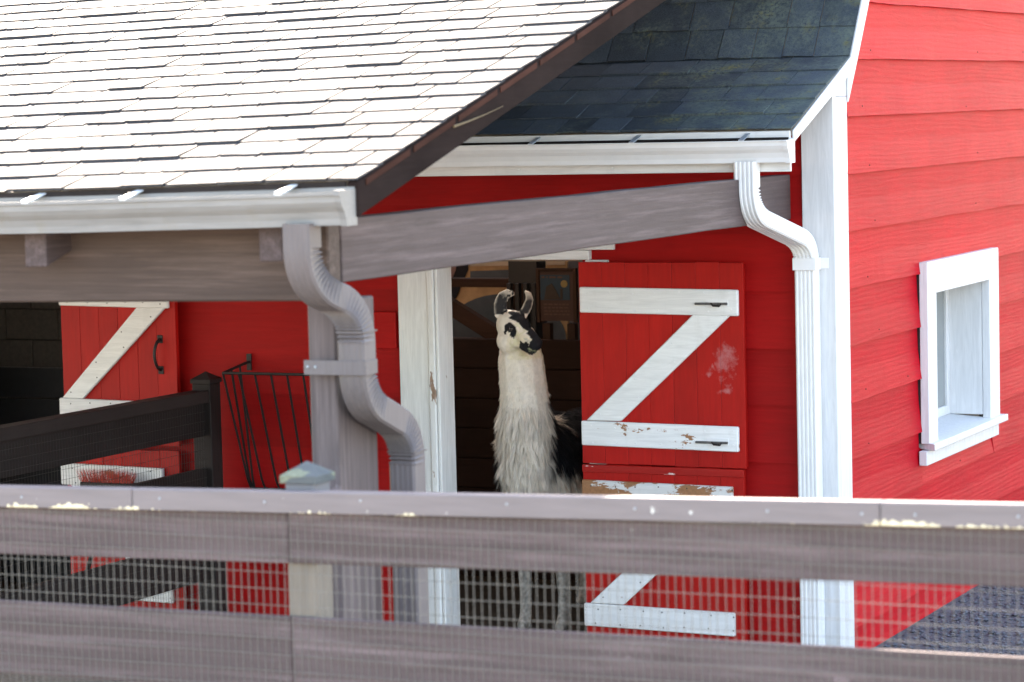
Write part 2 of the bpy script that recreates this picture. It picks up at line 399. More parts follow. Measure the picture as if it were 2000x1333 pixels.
MB().prism([(.0184, 2.842), (.199, 2.842), (.33, 2.99), (.245, 3.022), (.0184, 2.932)], lambda u, v, d: (d, u, v), -.018, .0118).build('corner_board', M['white'], barn)
# roof profile (y, z): flared eave, steep slope, upper slope
prof = [EAVE, KINK, BREAK, RIDGE]
def slab(pr, x0, x1, t0, t1, name, mat):   # slab under the roof line
    for (a, b_) in zip(pr[:-1], pr[1:]):
        d = Vector((0, b_[0] - a[0], b_[1] - a[1])).normalized(); n = Vector((0, -d.z, d.y))
        A0 = Vector((0, *a)); B0 = Vector((0, *b_))
        q = [A0 - n * t1, B0 - n * t1, B0 - n * t0, A0 - n * t0]
        MB().add([(x0, p.y, p.z) for p in q] + [(x1, p.y, p.z) for p in q],
                 [(0, 1, 2, 3), (7, 6, 5, 4), (0, 4, 5, 1), (1, 5, 6, 2), (2, 6, 7, 3), (3, 7, 4, 0)]).build(name, mat, barn)
slab(prof[:3], -9.2, .009, .004, .03, 'roof_deck', M['deck'])
# out of view, added to brighten the inside: upper slope skylight
def lerp(u): return (BREAK[0] + (RIDGE[0] - BREAK[0]) * u, BREAK[1] + (RIDGE[1] - BREAK[1]) * u)
KX0, KX1, KU0, KU1 = -5.2, -1.6, .12, .85
slab([BREAK, RIDGE], -9.2, KX0, .004, .03, 'roof_deck', M['deck']); slab([BREAK, RIDGE], KX1, .009, .004, .03, 'roof_deck', M['deck'])
slab([BREAK, lerp(KU0)], KX0 + .001, KX1 - .001, .004, .03, 'roof_deck', M['deck']); slab([lerp(KU1), RIDGE], KX0 + .001, KX1 - .001, .004, .03, 'roof_deck', M['deck'])
km = bpy.data.materials.new('added skylight glazing'); km.use_nodes = True; kt = km.node_tree; kt.nodes.clear()
ko = N(kt, 'ShaderNodeOutputMaterial'); ks = N(kt, 'ShaderNodeMixShader'); ks.inputs[0].default_value = .1
ktr = N(kt, 'ShaderNodeBsdfTransparent'); kg = N(kt, 'ShaderNodeBsdfGlossy'); kg.inputs['Roughness'].default_value = .1
kt.links.new(ktr.outputs[0], ks.inputs[1]); kt.links.new(kg.outputs[0], ks.inputs[2]); kt.links.new(ks.outputs[0], ko.inputs[0])
slab([lerp(KU0 - .01), lerp(KU1 + .01)], KX0 - .03, KX1 + .03, -.03, -.024, 'added_skylight', km)
back = [(8.2 - y, z) for y, z in prof][::-1]
slab([back[1], back[2], back[3]], -9.2, .009, -.03, -.004, 'roof_deck', M['deck'])
def lb(u): return (back[0][0] + (back[1][0] - back[0][0]) * u, back[0][1] + (back[1][1] - back[0][1]) * u)
BX0, BX1, BU1 = -8.2, -4.6, .62
slab([back[0], back[1]], -9.2, BX0, -.03, -.004, 'roof_deck', M['deck']); slab([back[0], back[1]], BX1, .009, -.03, -.004, 'roof_deck', M['deck'])
slab([back[0], lb(.08)], BX0 + .001, BX1 - .001, -.03, -.004, 'roof_deck', M['deck']); slab([lb(BU1), back[1]], BX0 + .001, BX1 - .001, -.03, -.004, 'roof_deck', M['deck'])
slab([lb(.07), lb(BU1 + .01)], BX0 - .02, BX1 + .02, .02, .026, 'added_skylight', km)  # second added roof opening, out of view, lets sun bounce inside
def rake(poly, name, x1=.024):
    MB().prism(poly, lambda u, v, d: (d, u, v), .0135, x1).build(name, M['white'], barn, .002)
rake([(EAVE[0], EAVE[1] - .004), (KINK[0] - .006, KINK[1] - .006), (KINK[0] + .02, KINK[1] - .075), (EAVE[0] + .004, EAVE[1] - .06)], 'rake_board', .0222)
rake([(KINK[0] - .003, KINK[1] - .002), (BREAK[0] - .003, BREAK[1]), (BREAK[0] + .10, BREAK[1] - .05), (.345, 3.02), (.19, 2.81), (.19, 2.95)], 'rake_board')
MB().box(-9.2, .005, EAVE[0] - .005, EAVE[0] + .013, 2.494, 2.686).build('fascia_board', M['white_x'], barn, .003)
for x in (-.30, -.42, -.9, -1.4, -1.95, -2.5): MB().dome((x, EAVE[0] - .0055, 2.522), (0, -1, 0), .007, .004).build('nail', M['white_metal'], barn)

MB().prism([(.15, 2.90), (.335, 2.985), (.37, 3.12), (.25, 3.035)], lambda u, v, d: (d, u, v), .0123, .0133).build('rake_board', M['white'], barn)
# shingles: six shared meshes
def shingle_mesh(w_, ln, t, name, mat, sd):
    r = random.Random(sd); b = MB(); n = 3; v = []
    for i in range(n + 1):
        x = -w_ / 2 + w_ * i / n; e = r.uniform(-.004, .004)
        v += [(x, e, .0035), (x, e, .0035 + t), (x, ln, .0022), (x, ln, -.002)]
    f = [(i * 4 + k, i * 4 + (k + 1) % 4, i * 4 + 4 + (k + 1) % 4, i * 4 + 4 + k) for i in range(n) for k in range(4)]
    f += [(0, 1, 2, 3), (n * 4 + 3, n * 4 + 2, n * 4 + 1, n * 4)]
    m_ = b.add(v, f).mesh(name); m_.materials.append(mat); return m_
def lay(parent, mat, rows, exposure, xmin, xmax, frame, visible, tname, tt, seed=1, gap=.005, skip=lambda x, s: False):
    """rows of single shingles; frame(x, s) -> matrix at distance s up the slope; the ones out of sight go into one joined part"""
    r = random.Random(seed)
    meshes = [(w0, shingle_mesh(w0, exposure * 1.15, t, 'shingle', mat, i * 3 + j)) for i, w0 in enumerate((.17, .23, .29)) for j, t in enumerate(tt)]
    rest_v = []; rest_f = []; cnt = 0
    for k in range(rows):
        x = xmax
        while x > xmin:
            w0, me = r.choice(meshes); ww = w0 * r.uniform(.9, 1.1)
            if x - ww < xmax - 1e-6 and x == xmax: ww *= r.uniform(.5, 1)
            s = k * exposure + r.uniform(-.003, .003)
            mw = frame(x - ww / 2, s) @ Matrix.Diagonal(((ww - gap) / w0, 1, r.uniform(.9, 1.15), 1))
            if skip(x - ww / 2, s): pass
            elif visible(x - ww / 2, s) and cnt < 300:
                obj(tname, me, mat, parent, mw); cnt += 1
            else:
                o = len(rest_v); rest_v += [tuple(mw @ v.co) for v in me.vertices]; rest_f += [tuple(i + o for i in p.vertices) for p in me.polygons]
            x -= ww
    if rest_v:
        me = bpy.data.meshes.new('shingle'); me.from_pydata(rest_v, [], rest_f); obj('shingle', me, mat, parent, kind='stuff')
    return cnt
def slope_frame(p0, p1):
    d = Vector((0, p1[0] - p0[0], p1[1] - p0[1])).normalized(); n = Vector((0, -d.z, d.y))
    def f(x, s):
        o = Vector((x, p0[0], p0[1])) + d * s
        return Matrix(((1, 0, 0, o.x), (0, d.y, n.y, o.y), (0, d.z, n.z, o.z), (0, 0, 0, 1)))
    return f
L1 = math.hypot(KINK[0] - EAVE[0], KINK[1] - EAVE[1])
TT = (.004, .007, .011)
lay(barn, M['shingle_dark'], 5, L1 / 5, -9.2, .018, slope_frame((EAVE[0] - .014, EAVE[1] + .001), KINK), lambda x, s: x > -2.9, 'shingle', TT, seed=3)
L2 = math.hypot(BREAK[0] - KINK[0], BREAK[1] - KINK[1]); NR = 13
lay(barn, M['shingle_dark'], NR, L2 / NR, -9.2, .018, slope_frame((KINK[0] - .006, KINK[1]), BREAK), lambda x, s: x > -2.6 and s < .75, 'shingle', TT, seed=4)
LU = math.hypot(RIDGE[0] - BREAK[0], RIDGE[1] - BREAK[1])
lay(barn, M['shingle_dark'], int(LU / .19), .19, -9.2, .02, slope_frame(BREAK, RIDGE), lambda x, s: False, 'shingle', TT, seed=5,
    skip=lambda x, s: KX0 - .1 < x < KX1 + .1 and KU0 * LU - .1 < s < KU1 * LU)
bk = [(8.2 - y, z) for y, z in prof]
for a, b_ in zip(bk[:-1], bk[1:]):
    d = Vector((0, b_[0] - a[0], b_[1] - a[1])); ln = d.length
    def fr(x, s, a=a, d=d.normalized()):
        n = Vector((0, d.z, -d.y)); o = Vector((x, *a)) + d * s
        return Matrix(((-1, 0, 0, o.x), (0, d.y, n.y, o.y), (0, d.z, n.z, o.z), (0, 0, 0, 1)))
    lay(barn, M['shingle_dark'], max(1, round(ln / .19)), ln / max(1, round(ln / .19)), -9.2, .03, fr, lambda x, s: False, 'shingle', TT, seed=6, skip=(lambda x, s: BX0 - .1 < x < BX1 + .1 and s > (1 - BU1) * 2.89 - .2) if b_ == bk[3] else (lambda x, s: False))

# gutters
def gutter(parent, x0, x1, yb, zt, tilt, mat, depth=.125, h=.125, nm='gutter'):
    """K-profile trough, open on top; yb back, zt lip height at x1; tilt lowers it with distance from x1"""
    outer = [(0, h + .012), (0, 0), (.075, 0), (.078, .022), (.088, .045), (.104, .062), (.114, .078), (.116, .098), (.124, .1), (.125, h)]
    outer = [(u * depth / .125, v) for u, v in outer]; t = .0035
    inner = [(.0035, h + .012), (.0035, t), (.072, t), (.0745, .023), (.085, .048), (.101, .065), (.1105, .08), (.112, .102), (.1205, .104), (.1205, h)]
    inner = [(u * depth / .125, v) for u, v in inner]
    n = len(outer); b = MB(); vs_ = []; S = 24
    for i in range(S + 1):
        x = x0 + (x1 - x0) * i / S; zz = zt - h + tilt * (x - x1) + .0015 * math.sin(x * 3.1) + .001 * math.sin(x * 7.7)
        vs_ += [(x, yb - u, zz + v) for u, v in outer] + [(x, yb - u, zz + v) for u, v in inner]
    fs_ = []; m_ = 2 * n
    for i in range(S):
        for k in range(n - 1):
            fs_.append((i * m_ + k, i * m_ + k + 1, (i + 1) * m_ + k + 1, (i + 1) * m_ + k))
            fs_.append((i * m_ + n + k, (i + 1) * m_ + n + k, (i + 1) * m_ + n + k + 1, i * m_ + n + k + 1))
        fs_.append((i * m_ + n - 1, i * m_ + 2 * n - 1, (i + 1) * m_ + 2 * n - 1, (i + 1) * m_ + n - 1))
        fs_.append((i * m_, (i + 1) * m_, (i + 1) * m_ + n, i * m_ + n))
    o = b.add(vs_, fs_).build(nm, mat, parent, smooth=False)
    big = [(-.004, h + .004), (-.004, -.004), (.076, -.004), (.081, .020), (.092, .043), (.108, .060), (.118, .077), (.12, .096), (.129, .098), (.129, h + .004)]
    big = [(u * depth / .125, v) for u, v in big]
    MB().prism(big, lambda u, v, d: (d, yb - u, zt - h + v), x1 - .02, x1 + .003).build('end_cap', mat, o)
    return o
gb = gutter(barn, -9.2, .025, EAVE[0] - .0065, 2.640, 0, M['white_metal'], depth=.110, h=.100)
MB().box(-9.1, .0, EAVE[0] - .0125, EAVE[0] - .0105, 2.60, 2.656).build('dark_liner', M['iron'], gb)  # thin dark strip along the inner back of the gutter
for x in (-.215, -.77, -1.30, -1.86):
    MB().hexa([(x, -.648, 2.672), (x + .024, -.648, 2.672), (x + .024, -.752, 2.641), (x, -.752, 2.641), (x, -.648, 2.678), (x + .024, -.648, 2.678), (x + .024, -.752, 2.647), (x, -.752, 2.647)]).build('strap', M['zinc'], gb)

# downspouts: fluted rectangular section swept along a path with ribbed elbows
def downspout(parent, ctrl, wx, wy, mat, rad=.13, fl=.005):
    """ctrl: corner points (x, y, z); corners rounded with ribbed elbows"""
    C3 = [Vector(c) for c in ctrl]; pts = [(C3[0], None)]
    for i in range(1, len(C3) - 1):
        a = (C3[i - 1] - C3[i]).normalized(); b = (C3[i + 1] - C3[i]).normalized(); inn = (a + b).normalized()
        p0 = C3[i] + a * rad; p1 = C3[i] + b * rad
        for k in range(25):
            u = k / 24; q = (p0 * (1 - u) ** 2 + C3[i] * 2 * u * (1 - u) + p1 * u * u)
            pts.append((q, inn if 0 < k < 24 else None))
    pts.append((C3[-1], None))
    # cross section, counter clockwise, flutes on the front (-e2) face
    sec = []
    nf = 4
    def flute(sx, sy_, ex, ey, nx, ny):
        L = []
        for j in range(nf):
            for u, d in ((j + .18, 0), (j + .34, -fl), (j + .66, -fl), (j + .82, 0)):
                u = .1 + .8 * u / nf; L.append((sx + (ex - sx) * u + nx * d, sy_ + (ey - sy_) * u + ny * d))
        return L
    hx, hy, c = wx / 2, wy / 2, .008
    sec += [(-hx + c, -hy)] + flute(-hx, -hy, hx, -hy, 0, -1) + [(hx - c, -hy), (hx, -hy + c)] + [(hx, hy - c), (hx - c, hy)] + [(-hx + c, hy), (-hx, hy - c), (-hx, -hy + c)]
    vs_ = []; n = len(sec)
    for i, (p, rib) in enumerate(pts):
        d = (pts[min(i + 1, len(pts) - 1)][0] - pts[max(i - 1, 0)][0]).normalized()
        e1 = Vector((1, 0, 0)); e2 = d.cross(e1).normalized()    # d down -> e2 = towards +y ... sign fixed below
        if e2.y < 0: e2 = -e2
        for (u, v) in sec:
            off = e1 * u + e2 * v
            if rib is not None:
                wgt_ = max(0., min(1., off.dot(rib) / hy * 1.2))
                off = off * (1 + wgt_ * (.05 if i % 2 else -.16))
            vs_.append(p + off)
    fs_ = [(i * n + k, i * n + (k + 1) % n, (i + 1) * n + (k + 1) % n, (i + 1) * n + k) for i in range(len(pts) - 1) for k in range(n)]
    return MB().add(vs_, fs_).build('downspout', mat, parent)
ds = downspout(barn, [(-.192, -.703, 2.545), (-.192, -.703, 2.30), (-.118, -.068, 2.13), (-.118, -.068, .12)], .106, .082, M['white_metal'], .125)
def strap(x0, x1, y0, y1, z0, z1, par, mat, tabx):
    b = MB(); t = .004
    b.box(x0 - t, x1 + t, y0 - t, y0, z0, z1); b.box(x1, x1 + t, y0 + .0005, y1, z0, z1); b.box(x0 - t, x0, y0 + .0005, y1, z0, z1)
    b.box(min(tabx, x1 + t), max(tabx, x1 + t), y1 - t, y1, z0 + .004, z1 - .004)
    b.build('strap', mat, par, .001)
strap(-.173, -.063, -.112, -.0235, 1.995, 2.055, ds, M['white_metal'], -.02)

# doorway casings and head
MB().box(-2.40, -2.226, -.03, .0, 0, ZD + .06).build('door_casing', M['white_jamb'], barn, .004)
MB().box(-2.224, -2.186, -.042, .0, 0, ZD + .05).build('door_casing', M['white_jamb'], barn, .006)
MB().box(-2.184, -2.166, -.032, .145, 0, ZD).build('door_jamb', M['white_jamb'], barn, .004)
MB().box(-2.40, -1.165, -.024, .0, ZD + .062, 2.28).build('door_head', M['white_x'], barn, .003)
MB().box(-2.164, -1.30, -.030, .10, ZD + .012, ZD + .06).build('door_head', M['white_x'], barn, .003)
MB().box(-1.325, -1.20, -.022, .0, 0, ZD + .01).build('door_casing', M['white_jamb'], barn, .003)
MB().box(-5.62, -5.45, -.03, .0, 0, ZD + .06).build('door_casing', M['white_jamb'], barn, .004)
MB().box(-5.62, -3.7, -.026, .0, ZD + .062, 2.25).build('door_head', M['white_x'], barn, .003)
MB().box(-2.575, -2.42, -.025, .0, 1.57, 1.765).build('patch_board', M['red_x'], barn, .003)

# split doors folded back against the wall
def leaf(x0, x1, z0, z1, y, nplank, bars, brace, worn, handle=None, bolts=(), white='white_x', seed=0, nailm='nail_dark', nail_r=.0045):
    """door leaf: backing ledges as the part, planks, rails, brace, bolts and nails as its pieces"""
    d = MB().box(x0 + .006, x1 - .006, y + .026, y + .04, z0 + .006, z1 - .006).build('door', M['red_z'], barn)
    wd = (x1 - x0) / nplank; r = random.Random(seed)
    for i in range(nplank):
        j = r.uniform(-.001, .001)
        b = MB().box(x0 + i * wd + .0005, x0 + (i + 1) * wd - .0005, y + j, y + .0255, z0 + r.uniform(-.002, .002), z1 + r.uniform(-.002, .002))
        b.build('plank', M['red_worn'] if worn == 'all' else M['red_z'], d, .0015)
    nl = []
    for (bz0, bz1, bx0, bx1, mt) in bars:
        b = MB().hexa([(bx0, y - .028, bz0), (bx1, y - .028, bz0 - .012), (bx1, y - .002, bz0 - .012), (bx0, y - .002, bz0), (bx0, y - .028, bz1), (bx1, y - .028, bz1 - .011), (bx1, y - .002, bz1 - .011), (bx0, y - .002, bz1)])
        b.build('rail', M[mt], d, .005)
        for i in range(nplank):
            for zz in (bz0 + .022, bz1 - .022):
                nl.append((x0 + (i + .5) * wd + r.uniform(-.02, .02), y - .028, zz - .006 + r.uniform(-.006, .006)))
    if brace:
        (ax0, ax1, az, bx0, bx1, bz) = brace     # top edge ax0..ax1 at az, bottom edge bx0..bx1 at bz
        b = MB().prism([(bx0, bz), (bx1, bz), (ax1, az), (ax0, az)], lambda u, v, dd: (u, dd, v), y - .026, y - .002)
        b.build('brace', M[bars[0][4] if bars[0][4] != 'white_badly' else 'white_chip'], d, .005)
        for i in range(6):
            u = (i + .4) / 6
            for e in (.2, .8):
                xx = (bx0 + (ax0 - bx0) * u) * (1 - e) + (bx1 + (ax1 - bx1) * u) * e
                if i % 2 == (e > .5): nl.append((xx, y - .026, bz + (az - bz) * u))
    for p in nl: MB().dome(p, (0, -1, 0), nail_r, .003, 6).build('nail', M[nailm], d)
    for (bx, bz) in bolts:
        MB().box(bx - .058, bx + .058, y - .032, y - .0285, bz - .018, bz + .018).build('bolt_plate', M['white_metal'], d, .001)
        MB().tube([(bx - .115, y - .038, bz - .004), (bx + .056, y - .038, bz - .004)], .0065, 8).build('bolt', M['steel'], d)
        MB().tube([(bx - .028, y - .042, bz - .002), (bx - .015, y - .052, bz - .012), (bx + .02, y - .054, bz - .014), (bx + .026, y - .048, bz - .004)], .005, 6).build('bolt_handle', M['iron'], d)
    if handle:
        hx, hz0, hz1 = handle
        pts = [(hx, y - .006, hz1)] + [(hx - .006 * math.sin(math.pi * u), y - .012 - .045 * math.sin(math.pi * u) ** .6, hz1 + (hz0 - hz1) * u) for u in [i / 12 for i in range(1, 12)]] + [(hx, y - .006, hz0)]
        MB().tube(pts, .0085, 8).build('handle', M['iron'], d, smooth=True)
        for zz in (hz0, hz1): MB().box(hx - .017, hx + .017, y - .006, y - .0005, zz - .022, zz + .022).build('handle_plate', M['iron'], d, .002)
    return d
YD = -.085
leaf(-1.335, -.447, 1.003, 2.032, YD, 7, [(1.778, 1.908, -1.322, -.468, 'white_x'), (1.099, 1.224, -1.328, -.478, 'white_chip')],
     (-.71, -.51, 1.770, -1.30, -1.112, 1.226), 'none', bolts=((-.575, 1.832), (-.585, 1.137)), seed=1, nailm='white_metal', nail_r=.006)
leaf(-1.338, -.462, .045, .998, YD + .006, 7, [(.80, .920, -1.335, -.516, 'white_badly'), (.165, .282, -1.338, -.518, 'white_x')],
     (-.735, -.545, .80, -1.305, -1.12, .283), 'none', seed=2)
MB().box(-1.338, -.462, YD - .0035, YD + .004, .958, .996).build('edge_strip', M['red_worn'], barn, .002)
leaf(-4.475, -3.735, 1.02, 2.032, YD, 6, [(1.792, 1.91, -4.47, -3.765, 'white_x'), (1.165, 1.275, -4.49, -3.765, 'white_x')],
     (-3.965, -3.785, 1.785, -4.472, -4.335, 1.275), 'none', handle=(-3.835, 1.44, 1.61), seed=3)
leaf(-4.475, -3.745, .045, .995, YD + .004, 6, [(.79, .910, -4.50, -3.835, 'white_chip'), (.165, .28, -4.47, -3.80, 'white_x')],
     (-4.44, -4.28, .79, -4.0, -3.84, .28), 'none', seed=4)

# window of the right wall
win = MB().box(-.215, -.205, WY0 + .03, WY1 - .03, WZ0 + .03, WZ1 - .03)
gm_, gt_, gb_ = node_mat('dusty window glass')
gb_.inputs['Base Color'].default_value = (.30, .33, .33, 1); gb_.inputs['Roughness'].default_value = .08; gb_.inputs['Transmission Weight'].default_value = .35
bump(gt_, gb_, tex(gt_, coords(gt_), 3, 2), .05, .01)
win = win.build('window', gm_, barn)
FX0, FX1 = .006, .052
for poly in ([(1.42, .96), (1.59, .96), (1.59, 1.765), (1.42, 1.94)], [(2.67, .96), (2.875, .96), (2.875, 1.94), (2.67, 1.765)], [(1.4215, 1.9418), (1.5915, 1.7668), (2.6685, 1.7668), (2.8735, 1.9418)]):
    MB().prism(poly, lambda u, v, d: (d, u, v), FX0, FX1).build('casing', M['white'], win, .0025)
MB().box(-.02, .006, 1.428, 1.588, .96, 1.93).build('casing', M['black'], win)
MB().hexa([(-.2, WY0 - .02, .93), (.088, 1.40, .925), (.088, 2.92, .925), (-.2, WY1 + .02, .93), (-.2, WY0 - .02, .985), (.088, 1.40, .962), (.088, 2.92, .962), (-.2, WY1 + .02, .985)]).build('sill', M['white'], win, .003)
MB().box(.004, .048, 1.385, 2.86, .845, .924).build('apron', M['white'], win, .003)
for (y0, y1) in ((WY0 - .018, WY0), (WY1, WY1 + .018)): MB().box(-.268, .0045, y0, y1, WZ0, WZ1 + .018).build('reveal', M['white'], win)
MB().box(-.268, .0045, WY0 + .0005, WY1 - .0005, WZ1, WZ1 + .018).build('reveal', M['white'], win)
for (a, b_, c, d) in ((WY0 + .001, WY0 + .05, WZ0, WZ1), (WY1 - .05, WY1 - .001, WZ0, WZ1), (WY0 + .0502, WY1 - .0502, WZ0, WZ0 + .055), (WY0 + .0502, WY1 - .0502, WZ1 - .05, WZ1 - .001)):
    MB().box(-.225, -.19, a, b_, c, d).build('sash', M['white'], win, .003)

# ------------------------------------------------------------------ porch
porch = thing('porch', 'open porch on taupe posts with pale shingle roof in front of the red barn', 'porch', (-3, -2.5, 0))
SL = .2775; TILT = .02; EY = -4.985; EZ = 2.603
def rz(x, y): return EZ + SL * (y - EY) + TILT * x
dv = Vector((0, 1, SL)).normalized(); ux = Vector((1, 0, TILT)).normalized(); un = ux.cross(dv).normalized()
def pf(x, s):
    o = Vector((x, EY, EZ + TILT * x)) + dv * (s - .012)
    return Matrix(((ux.x, dv.x, un.x, o.x), (ux.y, dv.y, un.y, o.y), (ux.z, dv.z, un.z, o.z), (0, 0, 0, 1)))
EXP = .172; PX0 = -8.5; PYT = .80
SLEN = (PYT - EY) / dv.y
dk = MB()
def pslab(x0, x1, y0, y1, t0, t1): return MB().hexa([(x0, y0, rz(x0, y0) - t1), (x1, y0, rz(x1, y0) - t1), (x1, y1, rz(x1, y1) - t1), (x0, y1, rz(x0, y1) - t1), (x0, y0, rz(x0, y0) - t0), (x1, y0, rz(x1, y0) - t0), (x1, y1, rz(x1, y1) - t0), (x0, y1, rz(x0, y1) - t0)])
pslab(PX0, -.045, EY + .004, PYT, .002, .024).build('roof_deck', M['deck'], porch)
nsh = lay(porch, M['shingle_pale'], int(SLEN / EXP), EXP, PX0, .008, pf,
    lambda x, s: x > -1.55 - .684 * s * dv.y and s < 2.62, 'shingle', (.0042, .0054, .0066, .0085), seed=21, gap=.010)
MB().hexa([(PX0, EY - .004, rz(PX0, EY) - .032), (-.046, EY - .004, rz(-.046, EY) - .032), (-.046, EY + .003, rz(-.046, EY) - .032), (PX0, EY + .003, rz(PX0, EY) - .032),
           (PX0, EY - .004, rz(PX0, EY) - .003), (-.046, EY - .004, rz(-.046, EY) - .003), (-.046, EY + .003, rz(-.046, EY) - .003), (PX0, EY + .003, rz(PX0, EY) - .003)]).build('drip_edge', M['fence_dark'], porch)
# rake board and drip edge under the shingle ends
MB().add([(-.04, EY - .005, 2.478), (-.04, PYT, rz(0, PYT) - .125), (-.04, PYT, rz(0, PYT) - .003), (-.04, EY - .005, rz(0, EY) - .006),
          (.0, EY - .005, 2.478), (.0, PYT, rz(0, PYT) - .125), (.0, PYT, rz(0, PYT) - .003), (.0, EY - .005, rz(0, EY) - .006)],
         [(0, 1, 2, 3), (7, 6, 5, 4), (0, 4, 5, 1), (1, 5, 6, 2), (2, 6, 7, 3), (3, 7, 4, 0)]).build('rake_board', M['brown_y'], porch, .004)
for k in range(16):
    y0 = EY + .05 + k * .36; y1 = y0 + .33
    MB().hexa([(.0005, y0, rz(0, y0) - .034), (.005, y0, rz(0, y0) - .034), (.005, y1, rz(0, y1) - .034), (.0005, y1, rz(0, y1) - .034),
               (.0005, y0, rz(0, y0) - .012), (.005, y0, rz(0, y0) - .012), (.005, y1, rz(0, y1) - .012), (.0005, y1, rz(0, y1) - .012)]).build('batten', M['batten'], porch, .001)
# eave fascia, gutter, straps
MB().hexa([(PX0, -4.985, 2.465 + TILT * PX0), (-.0415, -4.985, 2.465), (-.0415, -4.965, 2.465), (PX0, -4.965, 2.465 + TILT * PX0),
           (PX0, -4.985, 2.57 + TILT * PX0), (-.0415, -4.985, 2.57), (-.0415, -4.965, 2.57), (PX0, -4.965, 2.57 + TILT * PX0)]).build('fascia_board', M['fence_dark'], porch)
gp = gutter(porch, PX0, -.012, -4.987, 2.568, TILT, M['gutter_dirty'], depth=.115, h=.112)
for x in (-.255, -.86, -1.26):
    z = TILT * x
    MB().hexa([(x, -4.985, 2.592 + z), (x + .028, -4.985, 2.592 + z), (x + .028, -5.103, 2.562 + z), (x, -5.103, 2.562 + z), (x, -4.985, 2.596 + z), (x + .028, -4.985, 2.596 + z), (x + .028, -5.103, 2.572 + z), (x, -5.103, 2.572 + z)]).build('strap', M['white_metal'], gp, .001)
# beams and rafters
MB().hexa([(PX0, -4.80, 2.184 + .01 * PX0), (-.222, -4.80, 2.184), (-.222, -4.71, 2.184), (PX0, -4.71, 2.184 + .01 * PX0),
           (PX0, -4.80, 2.455 + .01 * PX0), (-.222, -4.80, 2.452), (-.222, -4.71, 2.452), (PX0, -4.71, 2.455 + .01 * PX0)]).build('eave_beam', M['taupe_x'], porch, .006)
bm_ = MB(); vs_ = []; S = 20
for i in range(S + 1):
    y = -4.705 + (4.705 - .002) * i / S; wob = .004 * fbm(y * 1.3, 3, 3)
    zt = 2.462 + wob; zb = 2.240 + .004 * fbm(y * 1.1, 8, 1)
    vs_ += [(-.31, y, zb), (-.22, y, zb), (-.22, y, zt), (-.31, y, zt)]
bm_.add(vs_, [(i * 4 + k, i * 4 + (k + 1) % 4, i * 4 + 4 + (k + 1) % 4, i * 4 + 4 + k) for i in range(S) for k in range(4)] + [(0, 1, 2, 3), (S * 4 + 3, S * 4 + 2, S * 4 + 1, S * 4)])
bm_.build('side_beam', M['taupe_y'], porch, .004)
for i, x in enumerate([-.355, -1.305, -2.25, -3.2, -4.15, -5.1, -6.05]):
    x0, x1 = x - .045, x + .045; y0, y1 = -4.962, .18
    q = []
    for zz in (.175, .0245):
        q += [(x0, y0, rz(x0, y0) - zz - (.10 if zz > .1 else 0)), (x1, y0, rz(x1, y0) - zz - (.10 if zz > .1 else 0)), (x1, y1, rz(x1, y1) - zz), (x0, y1, rz(x0, y1) - zz)]
    MB().hexa(q).build('rafter', M['taupe_y'], porch, .004)
# posts
def post(x0, x1, y0, y1, z1): return MB().box(x0, x1, y0, y1, 0, z1).build('post', M['taupe_z'], porch, .006)
post(-.312, -.205, -4.798, -4.505, 2.183)
post(-3.35, -3.243, -4.798, -4.62, 2.15); post(-6.2, -6.09, -4.798, -4.62, 2.12)
dsl = downspout(porch, [(-.185, -5.048, 2.462), (-.185, -5.048, 2.255), (-.122, -4.80, 2.165), (-.122, -4.80, 1.845), (-.142, -4.405, 1.70), (-.142, -4.405, .05)], .102, .096, M['taupe_metal'], .125, .0012)
b = MB(); b.box(-.30, -.066, -4.855, -4.850, 1.935, 1.985); b.box(-.0695, -.065, -4.8495, -4.76, 1.935, 1.985)
b.build('strap', M['taupe_metal'], dsl, .001)
for z_ in (2.08, 1.62): MB().box(-.1755 + (0 if z_ > 2 else -.02), -.0685 + (0 if z_ > 2 else -.02), -4.8515 + (0 if z_ > 2 else .395), -4.7485 + (0 if z_ > 2 else .395), z_, z_ + .004).build('seam', M['taupe_metal'], dsl)
for x in (-.285, -.255): MB().dome((x, -4.8555, 1.962), (0, -1, 0), .006, .004).build('screw', M['nail'], dsl)

st_ = MB().tube([(.005, -4.259, 2.766), (.010, -4.153, 2.782), (.010, -4.001, 2.806), (.008, -3.844, 2.834)], [.005, .0035, .002, .001], 5)
so_ = st_.build('straw_stalk', plain('dry straw', (.16, .11, .055), .8)); so_['label'] = 'dry straw stalk caught on the dark brown rake board'; so_['category'] = 'straw'
# ------------------------------------------------------------------ front fence
fence = thing('board_fence', 'long taupe board fence with wire mesh, running past the porch', 'fence', (0, -5.9, 0))
FY = -5.88; RT = .0190
def rail_z(x): return 1.6925 + RT * (x - .2)        # top of the cap rail
def fboard(x0, x1, y0, y1, zb0, zb1, zt0, zt1, mat, name='board', bev=.003):
    return MB().hexa([(x0, y0, zb0), (x1, y0, zb1), (x1, y1, zb1), (x0, y1, zb0), (x0, y0, zt0), (x1, y0, zt1), (x1, y1, zt1), (x0, y1, zt0)]).build(name, mat, fence, bev)
